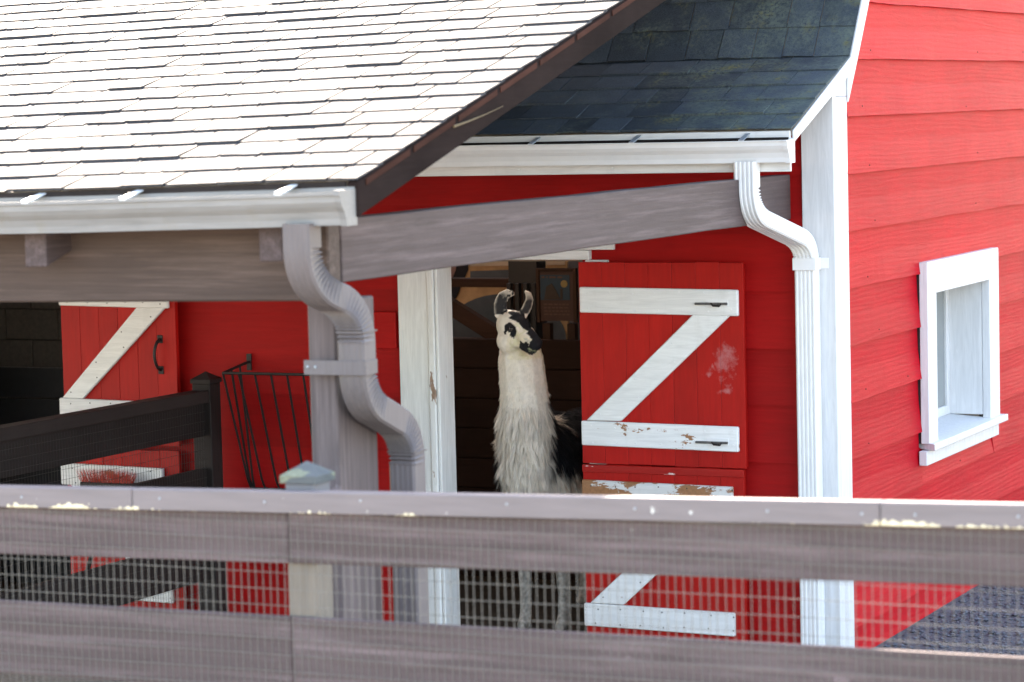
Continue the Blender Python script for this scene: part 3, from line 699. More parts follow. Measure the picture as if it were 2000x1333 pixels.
# cap rail material: raw wood shows where the lower front edge is gnawed
def rail_mat():
    m, t, b = node_mat('gnawed taupe rail'); base = (.19, .158, .158)
    co = coords(t, (.8, 9, 9)); cu = coords(t, rnd=False)
    geo = N(t, 'ShaderNodeNewGeometry'); sx = N(t, 'ShaderNodeSeparateXYZ'); t.links.new(geo.outputs['Position'], sx.inputs[0])
    # height above the rail's lower edge
    hgt = math2(t, 'SUBTRACT', sx.outputs[2], math2(t, 'ADD', math2(t, 'MULTIPLY', sx.outputs[0], RT), 1.6925 - RT * .2 - .066))
    cx = N(t, 'ShaderNodeCombineXYZ'); t.links.new(sx.outputs[0], cx.inputs[0])
    n2 = tex(t, cu, 55, 3)
    mr = N(t, 'ShaderNodeMapRange'); mr.inputs[1].default_value = -1; mr.inputs[2].default_value = 2.8; t.links.new(sx.outputs[0], mr.inputs[0])
    rp = N(t, 'ShaderNodeValToRGB'); rp.color_ramp.elements[0].color = (0, 0, 0, 1); rp.color_ramp.elements[1].color = (0, 0, 0, 1)
    for cx_, hw_, v_ in ((-.74, .08, .8), (-.55, .10, 1), (-.34, .07, .6), (-.24, .04, .4), (.32, .07, .45), (.63, .05, .5), (2.14, .13, 1), (2.33, .05, .6), (2.52, .08, .7)):
        for xx, vv_ in ((cx_ - hw_, 0), (cx_ - hw_ * .5, v_), (cx_ + hw_ * .5, v_), (cx_ + hw_, 0)):
            if len(rp.color_ramp.elements) < 32:
                e = rp.color_ramp.elements.new((xx + 1) / 3.8); e.color = (vv_, vv_, vv_, 1)
    t.links.new(mr.outputs[0], rp.inputs[0]); n1 = rp.outputs[0]
    lim = math2(t, 'ADD', math2(t, 'MULTIPLY', math2(t, 'SUBTRACT', n1, .3), .022), math2(t, 'MULTIPLY', math2(t, 'SUBTRACT', n2, .5), .05))
    k = N(t, 'ShaderNodeMath', operation='LESS_THAN'); t.links.new(hgt, k.inputs[0]); t.links.new(math2(t, 'MINIMUM', lim, .02), k.inputs[1])
    g_ = tex(t, co, 5, 6)
    c = mix(t, ramp(t, g_, .3, .7), tuple(x * .86 for x in base), tuple(x * 1.08 for x in base))
    sp = ramp(t, tex(t, cu, 17, 4), .72, .74)
    c = mix(t, sp, c, (.62, .6, .55))
    c = mix(t, k.outputs[0], c, mix(t, ramp(t, n2, .3, .7), (.62, .5, .3), (.85, .76, .55)))
    t.links.new(c, b.inputs['Base Color']); b.inputs['Roughness'].default_value = .5
    bump(t, b, math2(t, 'SUBTRACT', g_, math2(t, 'MULTIPLY', k.outputs[0], .8)), .3, .004); return m
M['rail'] = rail_mat()
XE = [-4.6, -2.6, -.327, 2.078, 4.4]
for a, b_ in zip(XE[:-1], XE[1:]):
    r_ = fboard(a + .001, b_ - .001, FY - .045, FY + .0035, rail_z(a) - .066, rail_z(b_) - .066, rail_z(a), rail_z(b_), M['rail'], 'cap_rail', .003)
    x = a + .1
    while x < b_:
        MB().dome((x, FY - .0455, rail_z(x) - .03 + random.uniform(-.008, .008)), (0, -1, 0), .0048, .0025).build('nail', M['nail'], r_)
        x += random.uniform(.22, .5)
M['board_x'] = paint('taupe fence board', (.250, .184, .186), 0, .65, .5, .12, .2, chip=.30, chipcol=(.24, .21, .19), weather=1)
BE = [-4.6, -2.2, .208, 2.606, 4.4]
for a, b_ in zip(BE[:-1], BE[1:]):
    lo = 1.452 + .0167 * (a - .2); lo2 = 1.452 + .0167 * (b_ - .2)
    lo += .018; lo2 += .018
    fboard(a + .0012, b_ - .0012, FY - .02, FY + .004, lo, lo2, rail_z(a) - .069, rail_z(b_) - .069, M['board_x'])
    t0 = 1.302 + .0036 * (a + .9); t1 = 1.302 + .0036 * (b_ + .9)
    fboard(a + .0012, b_ - .0012, FY - .02, FY + .004, 1.069, 1.069, t0, t1, M['board_x'])
    fboard(a + .0012, b_ - .0012, FY - .02, FY + .004, .66, .66, .88, .88, M['board_x'])
    fboard(a + .0012, b_ - .0012, FY - .02, FY + .004, .25, .25, .47, .47, M['board_x'])
def post_mat():
    m, t, b = node_mat('rubbed fence post'); cu = coords(t, (6, 6, 1)); cw = coords(t, rnd=False)
    geo = N(t, 'ShaderNodeNewGeometry'); sx = N(t, 'ShaderNodeSeparateXYZ'); t.links.new(geo.outputs['Position'], sx.inputs[0])
    g_ = tex(t, cu, 6, 5); n_ = tex(t, cw, 9, 4)
    # paint rubbed off between knee and chest height by the animals
    hi = math2(t, 'ADD', sx.outputs[2], math2(t, 'MULTIPLY', math2(t, 'SUBTRACT', n_, .5), .25))
    k = math2(t, 'MULTIPLY', ramp(t, hi, .72, .80), math2(t, 'SUBTRACT', 1, ramp(t, math2(t, 'MULTIPLY', hi, .6), .90, .93)))
    c = mix(t, k, (.155, .15, .16), mix(t, ramp(t, g_, .3, .7), (.16, .132, .105), (.22, .185, .15)))
    t.links.new(c, b.inputs['Base Color']); b.inputs['Roughness'].default_value = .75; bump(t, b, g_, .35, .004); return m
M['post_worn'] = post_mat()
M['cap_lichen'] = paint('post cap with lichen', (.12, .13, .132), 0, .8, .3, .12, .1, chip=.43, chipcol=(.15, .16, .115))
def cap(x, y, z, hw, parent, mat):
    MB().box(x - hw, x + hw, y - hw, y + hw, z, z + .022).add([(x - hw, y - hw, z + .0221), (x + hw, y - hw, z + .0221), (x + hw, y + hw, z + .0221), (x - hw, y + hw, z + .0221), (x, y, z + .062)],
        [(0, 1, 4), (1, 2, 4), (2, 3, 4), (3, 0, 4), (3, 2, 1, 0)]).build('post_cap', mat, parent)
for x in (-4.55, -2.18, .238, 2.62, 4.35):
    y = FY + .057; zt = 1.712 + RT * (x - .2)
    p = MB().box(x - .050, x + .050, FY + .0045, FY + .110, 0, zt).build('post', M['post_worn'], fence, .005)
    cap(x, y, zt, .062, p, M['cap_lichen'])
# welded wire mesh, 1 x 2 inch, on the outer face
b = MB(); r = .0011; yw = FY - .0245
x = -2.6
while x < 4.3:
    ph = random.uniform(0, 6); n = 5; zt = rail_z(x) - .07
    b.tube([(x + .0012 * math.sin(ph + i * 1.7), yw, .2 + (zt - .2) * i / n) for i in range(n + 1)], r, 4, False); x += .0254
z = .22
while z < 1.67:
    n = 24
    b.tube([(-2.6 + 6.9 * i / n, yw - .0022 - .001 * math.sin(i * 2.1 + z * 9), z + .006 * (i / n) + .002 * math.sin(i * .9 + z * 5)) for i in range(n + 1)], r, 4, False); z += .0508
b.build('wire_mesh', M['wire'], fence, kind='stuff')

# ------------------------------------------------------------------ inner fence, at right angles to the barn front
inner = thing('pen_fence', 'dark brown pen fence with wire mesh beneath the porch, ending at the red wall', 'fence', (-3.5, -1.5, 0))
IX = -3.5
def iboard(z0, z1, x0, x1, name='board'): MB().hexa([(x0, -4.4, z0 + .03), (x1, -4.4, z0 + .03), (x1, -.232, z0), (x0, -.232, z0), (x0, -4.4, z1 + .03), (x1, -4.4, z1 + .03), (x1, -.232, z1), (x0, -.232, z1)]).build(name, M['fence_dark'], inner, .003)
iboard(1.284, 1.350, IX - .05, IX + .05, 'cap_rail')
for z0, z1 in ((1.104, 1.281), (.755, .928), (.325, .548)): iboard(z0, z1, IX - .018, IX + .02)
for y in (-.175, -2.4, -4.3):
    p = MB().box(IX - .056, IX + .056, y - .056, y + .056, 0, 1.385 + (.012 if y < -1 else 0)).build('post', M['fence_dark_z'], inner, .004)
    cap(IX, y, 1.3855 + (.012 if y < -1 else 0), .062, p, M['fence_dark_z'])
b = MB(); y = -4.3
while y < -.24:
    b.tube([(IX + .0235, y, .2), (IX + .0235, y + .002, .75), (IX + .0235, y, 1.28)], .0009, 4, False); y += .0254
z = .22
while z < 1.28: b.tube([(IX + .0255, -4.35, z + .03), (IX + .0255, -2, z + .016), (IX + .0255, -.24, z)], .0009, 4, False); z += .0508
b.build('wire_mesh', M['wire_dark'], inner, kind='stuff')

# ------------------------------------------------------------------ hay rack on the wall
rack = thing('hay_rack', 'dark iron hay rack of sloping bars fixed to the red front wall', 'hay rack', (-2.9, -.1, .75))
FXL, FXR = -3.325, -2.74
ft, fb = 1.452, .80
MB().tube([(FXL, -.012, 1.487), (FXL, -.29, ft), (FXR, -.29, ft), (FXR, -.012, 1.487)], .008, 6).build('top_rail', M['iron'], rack)
MB().tube([(FXL + .03, -.055, fb), (FXR - .03, -.055, fb)], .008, 6).build('bottom_rail', M['iron'], rack)
for x in (FXL, FXR): MB().box(x - .014, x + .014, -.012, -.004, 1.44, 1.53).build('wall_plate', M['iron'], rack)
n = 7
for i in range(n):
    u = i / (n - 1); xt = FXL + (FXR - FXL) * u; xb = FXL + .03 + (FXR - FXL - .06) * u
    MB().tube([(xt, -.29, ft), (xb, -.115, fb + .06), (xb, -.085, fb + .012), (xb, -.05, fb)], .0065, 6).build('bar', M['iron'], rack)
for x, s in ((FXL, 1), (FXR, -1)):
    MB().tube([(x, -.20, 1.463), (x + s * .022, -.085, fb + .06), (x + s * .03, -.055, fb)], .0065, 6).build('bar', M['iron'], rack)
    MB().tube([(x, -.11, 1.475), (x + s * .022, -.05, fb + .06), (x + s * .03, -.045, fb)], .0065, 6).build('bar', M['iron'], rack)

# ------------------------------------------------------------------ red broom leaning at the left door
broom = thing('broom', 'red bristled broom propped upside down at the left split door', 'broom', (-4.2, -.3, 0))
MB().tube([(-4.25, -.45, .01), (-4.12, -.20, .80)], .013, 8).build('handle', M['timber_z'], broom)
MB().box(-4.30, -3.90, -.225, -.165, .79, .825).build('broom_head', M['iron'], broom, .004)
b = MB()
for i in range(420):
    x = random.uniform(-4.30, -3.98); y = random.uniform(-.22, -.17); h = .065 + .02 * random.random() - .5 * max(0, x + 4.02) ; lean = (x + 4.14) * .25 + random.uniform(-.012, .012)
    b.add([(x, y, .82), (x + .003, y, .82), (x + lean, y + random.uniform(-.02, .02), .825 + h)], [(0, 1, 2)])
b.build('bristles', M['bristle'], broom, kind='stuff')

# ------------------------------------------------------------------ inside the barn
# stall partition behind the animal
part_ = thing('stall_partition', 'dark brown plank partition inside the doorway behind the llama', 'partition', (-2.6, 2.0, 0))
z = .0
for k in range(8):
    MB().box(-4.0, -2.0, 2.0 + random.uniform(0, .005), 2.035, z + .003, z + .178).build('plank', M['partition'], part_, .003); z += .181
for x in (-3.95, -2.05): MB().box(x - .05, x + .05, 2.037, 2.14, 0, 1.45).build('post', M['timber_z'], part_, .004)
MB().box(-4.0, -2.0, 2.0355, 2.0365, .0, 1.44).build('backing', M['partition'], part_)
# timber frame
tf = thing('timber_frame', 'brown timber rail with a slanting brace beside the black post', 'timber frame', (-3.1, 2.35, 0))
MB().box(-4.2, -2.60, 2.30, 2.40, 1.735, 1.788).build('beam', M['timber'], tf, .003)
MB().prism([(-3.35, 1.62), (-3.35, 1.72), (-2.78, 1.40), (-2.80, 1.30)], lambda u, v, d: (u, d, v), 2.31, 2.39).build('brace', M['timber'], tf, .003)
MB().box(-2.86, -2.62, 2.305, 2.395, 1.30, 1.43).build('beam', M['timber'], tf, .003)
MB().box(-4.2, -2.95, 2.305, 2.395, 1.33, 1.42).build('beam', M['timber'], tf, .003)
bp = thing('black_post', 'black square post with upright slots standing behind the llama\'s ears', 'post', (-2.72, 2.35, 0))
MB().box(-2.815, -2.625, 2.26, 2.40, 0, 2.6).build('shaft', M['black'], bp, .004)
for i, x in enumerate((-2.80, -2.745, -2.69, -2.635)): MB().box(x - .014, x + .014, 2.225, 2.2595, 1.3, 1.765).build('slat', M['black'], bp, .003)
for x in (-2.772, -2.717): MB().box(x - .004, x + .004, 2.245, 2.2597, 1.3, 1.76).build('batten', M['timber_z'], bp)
# painted backdrop
M['tan'] = plain('tan backdrop paint', (.50, .33, .19), .8, 0, .25, .1, 8, .1)
M['slate'] = plain('slate backdrop paint', (.10, .115, .135), .8, 0, .15, .1, 8, .1)
M['pink'] = plain('dusky pink backdrop paint', (.25, .155, .15), .8, 0, .15, .1, 8, .1)
M['night'] = plain('dark backdrop paint', (.025, .024, .03), .8, 0, .15, .1, 8, .1)
M['sand'] = plain('pale sand backdrop paint', (.5, .42, .33), .8, 0, .15, .1, 8, .1)
mu = thing('painted_backdrop', 'painted backdrop of tan, slate and pink stripes behind the timber rail', 'backdrop', (-3.3, 3.0, 0))
MB().box(-4.6, -2.75, 3.0, 3.02, 1.0, 2.15).build('panel', M['tan'], mu)
def shape(poly, y, mat, name='painted_shape'): MB().prism(poly, lambda u, v, d: (u, d, v), y, y + .004).build(name, M[mat], mu)
shape([(-3.42, 1.82), (-2.76, 1.83), (-2.76, 2.1), (-3.42, 2.1)], 2.990, 'sand')
shape([(-3.42, 1.70), (-2.76, 1.70), (-2.76, 1.80), (-3.1, 1.80), (-3.42, 1.79)], 2.9895, 'slate')
shape([(-3.62, 1.36), (-2.76, 1.36)] + [(-3.19 + .43 * math.cos(a), 1.36 + .285 * math.sin(a)) for a in [math.pi * i / 20 for i in range(1, 20)]], 2.985, 'slate')
shape([(-4.5, 1.5), (-3.70, 1.40), (-3.52, 1.62), (-3.43, 1.8), (-3.42, 2.1), (-4.5, 2.1)], 2.980, 'night')
for k in range(3):
    o = -.085 * k
    shape([(-3.80 + o, 1.42), (-3.755 + o, 1.42), (-3.60 + o, 1.62), (-3.515 + o, 1.8), (-3.49 + o, 2.1), (-3.535 + o, 2.1), (-3.56 + o, 1.8), (-3.645 + o, 1.62)], 2.975, 'pink')
# information sign
sg = thing('information_sign', 'framed information sign with blue night sky, yellow moon and brown caption', 'sign', (-2.6, 2.2, 1.2))
M['signblue'] = plain('sign blue', (.006, .030, .058), .5, 0, .1); M['moon'] = plain('sign moon', (.20, .155, .06), .5, 0, .1)
M['signbrown'] = plain('sign brown', (.036, .013, .009), .5, 0, .1); M['signtext'] = plain('sign text', (.075, .038, .028), .5, 0, .1)
M['signdark'] = plain('sign mountain', (.022, .014, .011), .5, 0, .2)
SY = 2.10
MB().box(-2.535, -2.318, SY, SY + .02, 1.55, 1.845).build('panel', M['signbrown'], sg)
MB().box(-2.53, -2.34, SY - .004, SY - .0005, 1.675, 1.825).build('picture', M['signblue'], sg)
MB().prism([(-2.505, 1.678), (-2.40, 1.678), (-2.43, 1.74), (-2.455, 1.775), (-2.49, 1.755)], lambda u, v, d: (u, d, v), SY - .008, SY - .0045).build('mountain', M['signdark'], sg)
MB().prism([(-2.374 + .022 * math.cos(a), 1.772 + .022 * math.sin(a)) for a in [2 * math.pi * i / 20 for i in range(20)]], lambda u, v, d: (u, d, v), SY - .008, SY - .0045).build('moon', M['moon'], sg)
MB().box(-2.40, -2.385, SY - .007, SY - .0045, 1.68, 1.745).build('tower', M['signdark'], sg)
for k in range(4):
    x = -2.51
    while x < -2.35:
        l = random.uniform(.012, .03); MB().box(x, min(x + l, -2.345), SY - .003, SY - .0004, 1.645 - k * .02, 1.653 - k * .02).build('text_line', M['signtext'], sg); x += l + .007
x = -2.52
for l in (.02, .008, .04, .03):
    MB().box(x, x + l, SY - .007, SY - .0045, 1.806, 1.816).build('text_line', M['signtext'], sg); x += l + .012
for (a, b_, c, d) in ((-2.555, -2.5355, 1.54, 1.865), (-2.3175, -2.295, 1.54, 1.865), (-2.535, -2.318, 1.8455, 1.865)):
    MB().box(a, b_, SY - .012, SY + .022, c, d).build('frame', M['timber_z'], sg, .002)
for x in (-2.50, -2.34): MB().box(x - .025, x + .025, SY + .002, SY + .05, 0, 1.535).build('post', M['timber_z'], sg, .002)
# block wall inside the left doorway
bw = thing('block_wall', 'grey concrete block wall inside the left doorway', 'wall', (-6.4, 2.0, 0))
MB().box(-8.9, -4.6, 2.02, 2.2, 0, 2.6).build('mortar_core', M['mortar'], bw)
for k in range(13):
    x = -8.9 + (.2 if k % 2 else 0)
    while x < -4.65:
        MB().box(x + .004, min(x + .396, -4.6), 2.0, 2.021, k * .2 + .004, k * .2 + .196).build('block', M['block'], bw, .003); x += .4
tp = thing('stall_panel', 'black plank panel standing low across the left doorway', 'panel', (-5.6, 1.0, 0))
for k in range(7): MB().box(-7.2, -4.6, 1.0, 1.03, k * .19 + .004, k * .19 + .186).build('plank', M['black'], tp, .003)
for x in (-7.15, -4.65): MB().box(x - .05, x + .05, 1.032, 1.12, 0, 1.33).build('post', M['black'], tp, .003)

# ------------------------------------------------------------------ llama
llama = thing('llama', 'white and black llama standing in the open doorway with its head turned', 'llama', (-1.97, 1.1, 0))
def V(*a): return np.array(a, float)
def nrm(v): return v / np.linalg.norm(v)
hf = nrm(V(.83, -.36, -.41)); hb = nrm(V(-.381, -.925, 0)); hu = np.cross(hb, hf); hu = hu if hu[2] > 0 else -hu
H = V(-1.972, .492, 1.672); HS = 1.12; rt = nrm(V(.908, .417, 0)); UP = V(0, 0, 1.)
lv = []; lf = []
def ell(c, r, ax=None, nu=14, nv=9):
    ax = np.eye(3) if ax is None else np.array(ax); o = len(lv)
    for i in range(nv + 1):
        th = math.pi * i / nv
        for j in range(nu):
            ph = 2 * math.pi * j / nu
            lv.append(tuple(c + (r[0] * math.sin(th) * math.cos(ph)) * ax[0] + (r[1] * math.sin(th) * math.sin(ph)) * ax[1] + (r[2] * math.cos(th)) * ax[2]))
    for i in range(nv):
        for j in range(nu):
            lf.append((o + i * nu + j, o + (i + 1) * nu + j, o + (i + 1) * nu + (j + 1) % nu, o + i * nu + (j + 1) % nu))
def chain(pts, step=.35):
    for (p, r), (q, r2) in zip(pts[:-1], pts[1:]):
        p = np.array(p, float); q = np.array(q, float); n = max(2, int(np.linalg.norm(q - p) / (min(r, r2) * step)))
        for i in range(n + 1):
            u = i / n; rr = r + (r2 - r) * u; ell(p + (q - p) * u, (rr, rr, rr), nu=10, nv=7)
HA = (hf, hb, hu)
CX = -1.985
# trunk
ell(V(CX, 1.18, .90), (.235, .50, .245)); ell(V(CX, 1.60, .92), (.21, .25, .22)); ell(V(CX, .80, .90), (.215, .22, .26)); ell(V(CX + .01, .66, .95), (.16, .13, .2))
# neck
chain([((CX + .01, .68, .98), .165), ((-1.965, .60, 1.16), .145), ((-1.972, .595, 1.34), .130), ((-1.988, .605, 1.48), .126), ((-1.988, .59, 1.59), .102)])
# head
for a_, b_, c_, r_ in ((-.018, 0, .0, (.082, .068, .076)), (.03, 0, .026, (.062, .056, .042)), (.09, 0, .002, (.10, .043, .043)), (.155, 0, -.004, (.042, .036, .036)),
                       (.10, 0, -.042, (.072, .032, .026)), (.145, 0, -.036, (.032, .029, .025)), (.01, 0, -.042, (.078, .054, .052)), (-.005, 0, -.07, (.065, .060, .066)),
                       (.03, .047, .024, (.03, .016, .018)), (.03, -.047, .024, (.03, .016, .018)), (.165, .02, .012, (.022, .012, .012)), (.165, -.02, .012, (.022, .012, .012))):
    ell(H + (hf * a_ + hb * b_ + hu * c_) * HS, tuple(q_ * HS for q_ in r_), HA)
# ears
EARS = []; NEAR = (-.056, .050); FAR = (.058, .052)
for base, path, ws in ((H + rt * NEAR[0] + UP * NEAR[1] - hf * .03, ((0, 0), (.002, .053), (.017, .094), (.042, .114), (.078, .116)), (.030, .039, .037, .029, .014)),
                       (H + rt * FAR[0] + UP * FAR[1] - hf * .02, ((0, 0), (.026, .042), (.040, .080), (.037, .110), (.021, .124)), (.028, .029, .025, .018, .009))):
    P = [base + rt * a_ + UP * b_ for a_, b_ in path]; EARS.append((P, ws))
    for i in range(len(P) - 1):
        for k in range(4):
            u = k / 4; p = P[i] * (1 - u) + P[i + 1] * u; d = nrm(P[i + 1] - P[i]); wv = ws[i] * (1 - u) + ws[i + 1] * u
            e3 = nrm(np.cross(d, rt + UP * .4)); e2 = np.cross(e3, d); ell(p, (.016, wv, .010), (d, e2, e3), 12, 7)
# legs, tail
for sx in (-.112, .112):
    x = CX + sx - .005
    chain([((x, .84, .78), .10), ((x, .84, .60), .07), ((x, .83, .40), .046), ((x, .85, .20), .034), ((x, .84, .09), .034), ((x, .815, .035), .036), ((x, .78, .03), .028)])
    chain([((x, 1.62, .84), .14), ((x, 1.54, .66), .10), ((x, 1.63, .46), .052), ((x, 1.69, .40), .042), ((x, 1.66, .2), .034), ((x, 1.65, .09), .034), ((x, 1.625, .035), .036), ((x, 1.59, .03), .028)])
chain([((CX, 1.82, 1.0), .06), ((CX, 1.92, .92), .055), ((CX, 1.94, .78), .04)])
lm = bpy.data.meshes.new('llama_cage'); lm.from_pydata(lv, [], lf)
tmp = bpy.data.objects.new('body', lm); COL.objects.link(tmp)
m1 = tmp.modifiers.new('r', 'REMESH'); m1.mode = 'VOXEL'; m1.voxel_size = .0065
m2 = tmp.modifiers.new('s', 'SMOOTH'); m2.factor = .5; m2.iterations = 5
dg = bpy.context.evaluated_depsgraph_get()
body_me = bpy.data.meshes.new_from_object(tmp.evaluated_get(dg)); bpy.data.objects.remove(tmp)
nV = len(body_me.vertices); co = np.empty(nV * 3); body_me.vertices.foreach_get('co', co); co = co.reshape(-1, 3)
nn = np.empty(nV * 3); body_me.vertices.foreach_get('normal', nn); nn = nn.reshape(-1, 3)
def sm(x, a, b): return np.clip((x - a) / (b - a), 0, 1)
def coat(p, n):
    """coat colour: patches have a shape of their own on the animal"""
    N1 = np.array([noise.fractal(Vector(q) * 14, 1, 2, 3) for q in p]) * .02
    N2 = np.array([noise.noise(Vector(q) * 60) for q in p])
    c = np.tile(V(.80, .725, .635), (len(p), 1)) * (1 + .12 * N2[:, None])
    blk = V(.012, .012, .015)
    d = (p - H) / HS; a = d @ hf; b = d @ hb; cc = d @ hu
    x = p[:, 0] - CX; y = p[:, 1]; z = p[:, 2]
    # body patches
    k = sm(x + N1, .075, .11) * sm(y, .57, .63) * sm(z + .25 * (y - .7) + N1 * 2, .88, .93) * (z < 1.27)
    k = np.maximum(k, sm(-x + N1, .125, .16) * sm(1.02 + .25 * (y - .6) - z + N1 * 2, 0, .05) * (z > .5))
    k = np.maximum(k, sm(z - .98 + N1, 0, .05) * sm(y, .88, .95) * (z < 1.25))
    # head: only above the neck
    hd = (z > 1.50)
    nb = N1 * .45; na = N1[::-1] * .0
    eye = (((a - .034) / .033) ** 2 + ((cc - .016) / .025) ** 2 + N2 * .25 < 1) & (np.abs(b) > .03)
    drip = (np.abs(a - .052 + nb) < .011) & (cc < .01) & (cc > -.030 + nb) & (np.abs(b) > .03)
    drip |= (np.abs(a - .014 + nb) < .006) & (cc < .01) & (cc > -.026 + nb) & (np.abs(b) > .03)
    front = (b < .043 + nb - .24 * np.clip(a - .02, 0, 1)) & (b > -.033 + nb) & (a > -.012 + nb) & (a < .118) & (cc > -.005)
    nose = (a > .116) & (cc > .013 + nb) & (b < .03)
    mouth = (a > .098 + nb) & (cc < -.016 + nb * .7) & (cc > -.066) & (np.abs(b) < .04)
    nosetip = ((a > .160) & (cc > -.066) & (np.abs(b) < .045)) | ((a > .128) & (cc < -.004) & (cc > -.014) & (b > 0))
    hk = hd & (eye | drip | front | nose | mouth | nosetip)
    k = np.where(hk, 1., k)
    nostril = hd & (np.abs(a - .140) < .020) & (cc > .001) & (cc < .012) & (b > .008)
    k = np.where(nostril, 0, k)
    c = c * (1 - k[:, None]) + blk * k[:, None]
    c[nostril] = V(.55, .54, .50)
    lip = hd & (a > .15) & (np.abs(cc + .030) < .006) & (N2 > -.2); c[lip] = V(.25, .27, .17)
    face = hd & (k < .5) & (a > .03) & (cc < .02); c[face] = c[face] * V(1.0, .98, .90)
    grn = hd & (k < .5) & (np.abs(a - .075) < .03) & (N2 > 0); c[grn] *= V(.86, .88, .78)
    # ears: dark cup with a pale rim
    for P, ws in EARS:
        best = np.full(len(p), 9.); lat = np.zeros(len(p)); wl = np.ones(len(p)); fr = np.zeros(len(p))
        for i in range(len(P) - 1):
            for u in np.linspace(0, 1, 6):
                q = P[i] * (1 - u) + P[i + 1] * u; dd = np.linalg.norm(p - q, axis=1); m_ = dd < best
                best[m_] = dd[m_]; e = nrm(np.cross(nrm(np.cross(nrm(P[i + 1] - P[i]), rt + UP * .4)), nrm(P[i + 1] - P[i])))
                lat[m_] = np.abs((p - q) @ e)[m_]; wl[m_] = ws[i] * (1 - u) + ws[i + 1] * u; fr[m_] = (i + u)
        on_ = (best < .040) & (z > P[0][2] + .008)
        kk = (1 - sm(lat / wl + N2 * .12, .50, .85)) * (1 - sm(fr + N2 * .3, 2.1, 3.1)) * .97
        ec = V(.50, .45, .385)[None] * (1 - kk[:, None]) + V(.02, .02, .023)[None] * kk[:, None]
        c[on_] = ec[on_]
    crown = (z > 1.715) & (np.abs(b) < .034) & (a < .0) & (a > -.09) & (cc > .05) & (N2 > -.1); c[crown] = V(.03, .03, .033)
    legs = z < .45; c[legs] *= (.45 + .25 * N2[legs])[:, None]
    return np.clip(c, 0, 1)
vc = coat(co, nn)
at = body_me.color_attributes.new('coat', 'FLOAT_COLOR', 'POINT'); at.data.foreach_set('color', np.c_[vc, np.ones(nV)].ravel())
body_me.polygons.foreach_set('use_smooth', [True] * len(body_me.polygons))
def coat_mat(name, rough, bs):
    m, t, b = node_mat(name); a_ = N(t, 'ShaderNodeAttribute'); a_.attribute_name = 'coat'
    t.links.new(a_.outputs['Color'], b.inputs['Base Color']); b.inputs['Roughness'].default_value = rough; b.inputs['Specular IOR Level'].default_value = .2
    if bs: bump(t, b, tex(t, coords(t, (1, 1, .35)), 160, 3), bs, .004)
    return m
body_me.materials.clear(); body = obj('body', body_me, coat_mat('llama coat', .75, .5), llama)
# fleece: locks of wool as thin tapering blades, rooted on the body
body_me.calc_loop_triangles(); nt_ = len(body_me.loop_triangles); tri = np.empty(nt_ * 3, int); body_me.loop_triangles.foreach_get('vertices', tri); tri = tri.reshape(-1, 3)
A0, B0, C0 = co[tri[:, 0]], co[tri[:, 1]], co[tri[:, 2]]
ar = np.linalg.norm(np.cross(B0 - A0, C0 - A0), axis=1); cz = (A0[:, 2] + B0[:, 2] + C0[:, 2]) / 3; cy_ = (A0[:, 1] + B0[:, 1] + C0[:, 1]) / 3
wgt = ar * np.where(cz > 1.5, 1.6, np.where(cy_ < 1.0, 1.5, .55)) * np.where(cz < .45, .3, 1)
NS = 60000
pick = rng.choice(nt_, NS, p=wgt / wgt.sum()); u = rng.random((NS, 2)); u = np.where(u.sum(1, keepdims=True) > 1, 1 - u, u)
root = A0[pick] + (B0 - A0)[pick] * u[:, :1] + (C0 - A0)[pick] * u[:, 1:]
rn = nn[tri[pick]].mean(1); rn /= np.linalg.norm(rn, axis=1, keepdims=True)
rc = vc[tri[pick, 0]]
z = root[:, 2]; d = root - H
isface = (z > 1.57) & ((d @ hf) > -.03) & (z < 1.75); ear = z > 1.735
L = np.interp(z, [0, .4, .5, .8, 1.05, 1.20, 1.27, 1.5, 1.56, 1.8], [.01, .015, .06, .095, .09, .075, .026, .018, .014, .010])
L = np.where(isface, .0045, L) * rng.uniform(.6, 1.25, NS); L = np.where(ear, .006, L)
cl = np.array([noise.noise_vector(Vector(q) * 17) for q in root]) * .55 + np.array([noise.noise_vector(Vector(q) * 48) for q in root]) * .35
g_ = np.tile(V(0, 0, -1.), (NS, 1)); g_[ear] = V(0, 0, 1.)
tang = g_ - rn * (g_ * rn).sum(1, keepdims=True); tang /= np.linalg.norm(tang, axis=1, keepdims=True) + 1e-6
lift = np.where(L > .03, .42, .30)[:, None]
dir0 = tang + rn * lift + cl * .75 + rng.normal(0, .12, (NS, 3)); dir0 /= np.linalg.norm(dir0, axis=1, keepdims=True)
dir1 = dir0 + V(0, 0, -.5) + cl * .5; dir1 /= np.linalg.norm(dir1, axis=1, keepdims=True)
wd = np.cross(dir0, rn + rng.normal(0, .35, (NS, 3))); wd /= np.linalg.norm(wd, axis=1, keepdims=True) + 1e-6
hw = (np.interp(L, [.004, .02, .08], [.0010, .0013, .0021]) * rng.uniform(.7, 1.3, NS))[:, None]
p0 = root - rn * .002; p1 = p0 + dir0 * (L * .4)[:, None]; p2 = p1 + dir1 * (L * .6)[:, None]
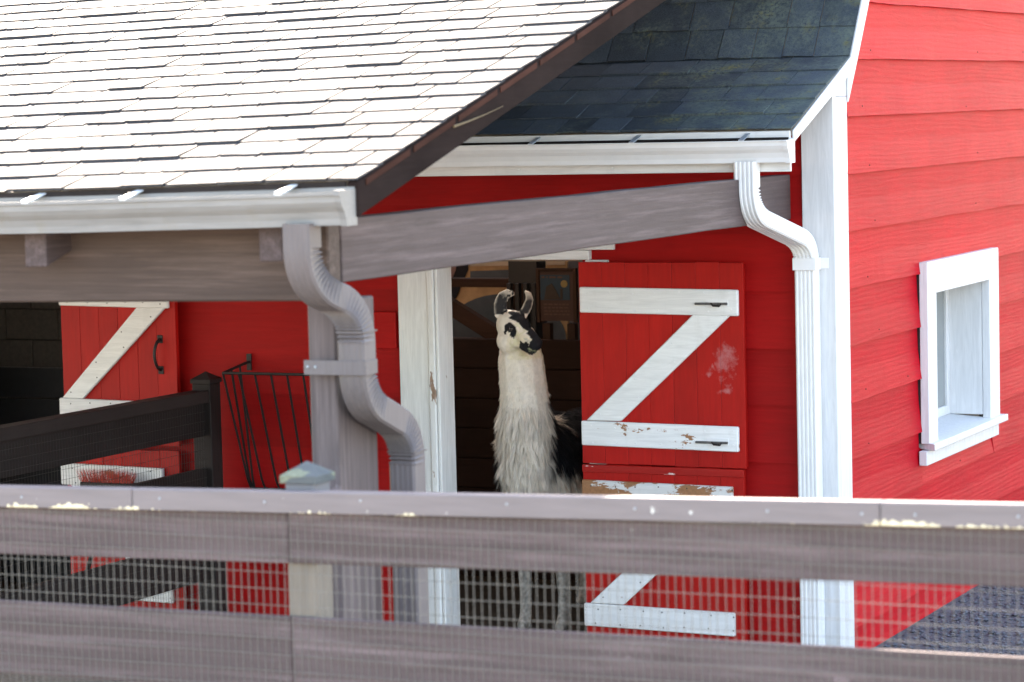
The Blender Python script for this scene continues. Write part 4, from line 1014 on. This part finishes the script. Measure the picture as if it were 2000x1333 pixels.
# long wool hangs in locks: strands lean towards their lock's tip
long_ = np.where(L > .033)[0]; KC = 3200; cid = rng.choice(long_, KC, replace=False)
ctip = root[cid] + dir0[cid] * .04 + dir1[cid] * (.035 + .03 * rng.random((KC, 1))) + rn[cid] * .004
for i0 in range(0, len(long_), 4000):
    q = long_[i0:i0 + 4000]; dd = ((root[q][:, None, :] - root[cid][None]) ** 2).sum(2); j = dd.argmin(1)
    p1[q] = p1[q] * .75 + (root[cid][j] + (ctip[j] - root[cid][j]) * .45) * .25; p2[q] = p2[q] * .4 + ctip[j] * .6
    cl[q] = cl[q] * .4 + (cl[cid][j] + rng.normal(0, .02, (len(q), 3))) * .6 + (np.sin(j * 12.9898) * .28)[:, None]
vv = np.stack([p0 - wd * hw, p0 + wd * hw, p1 - wd * hw * .8, p1 + wd * hw * .8, p2], 1).reshape(-1, 3)
ix = np.arange(NS) * 5
ff = [(i, i + 1, i + 3, i + 2) for i in ix] + [(i + 2, i + 3, i + 4) for i in ix]
fm = bpy.data.meshes.new('fleece'); fm.from_pydata(vv.tolist(), [], ff)
tone = rng.uniform(.88, 1.10, NS)[:, None] * (1 + .25 * cl[:, :1])
sc5 = np.repeat((rc * tone)[:, None, :], 5, 1) * np.array([.82, .82, 1., 1., 1.08])[None, :, None]
fa = fm.color_attributes.new('coat', 'FLOAT_COLOR', 'POINT'); fa.data.foreach_set('color', np.c_[np.clip(sc5.reshape(-1, 3), 0, 1), np.ones(NS * 5)].ravel())
obj('fleece', fm, coat_mat('llama wool', .8, 0), llama, kind='stuff')
M['eye'] = plain('llama eye', (.012, .008, .007), .08, 0, .1, 0, 25, .6)
for sg_ in (1, -1):
    lv = []; lf = []; ell(H + (hf * .036 + hb * (.0555 * sg_) + hu * .016) * HS, (.0175, .010, .0145), HA, 14, 9)
    em = bpy.data.meshes.new('eye'); em.from_pydata(lv, [], lf); em.polygons.foreach_set('use_smooth', [True] * len(em.polygons)); obj('eye', em, M['eye'], llama)

llama.location += Vector((.14, -.30, 0))
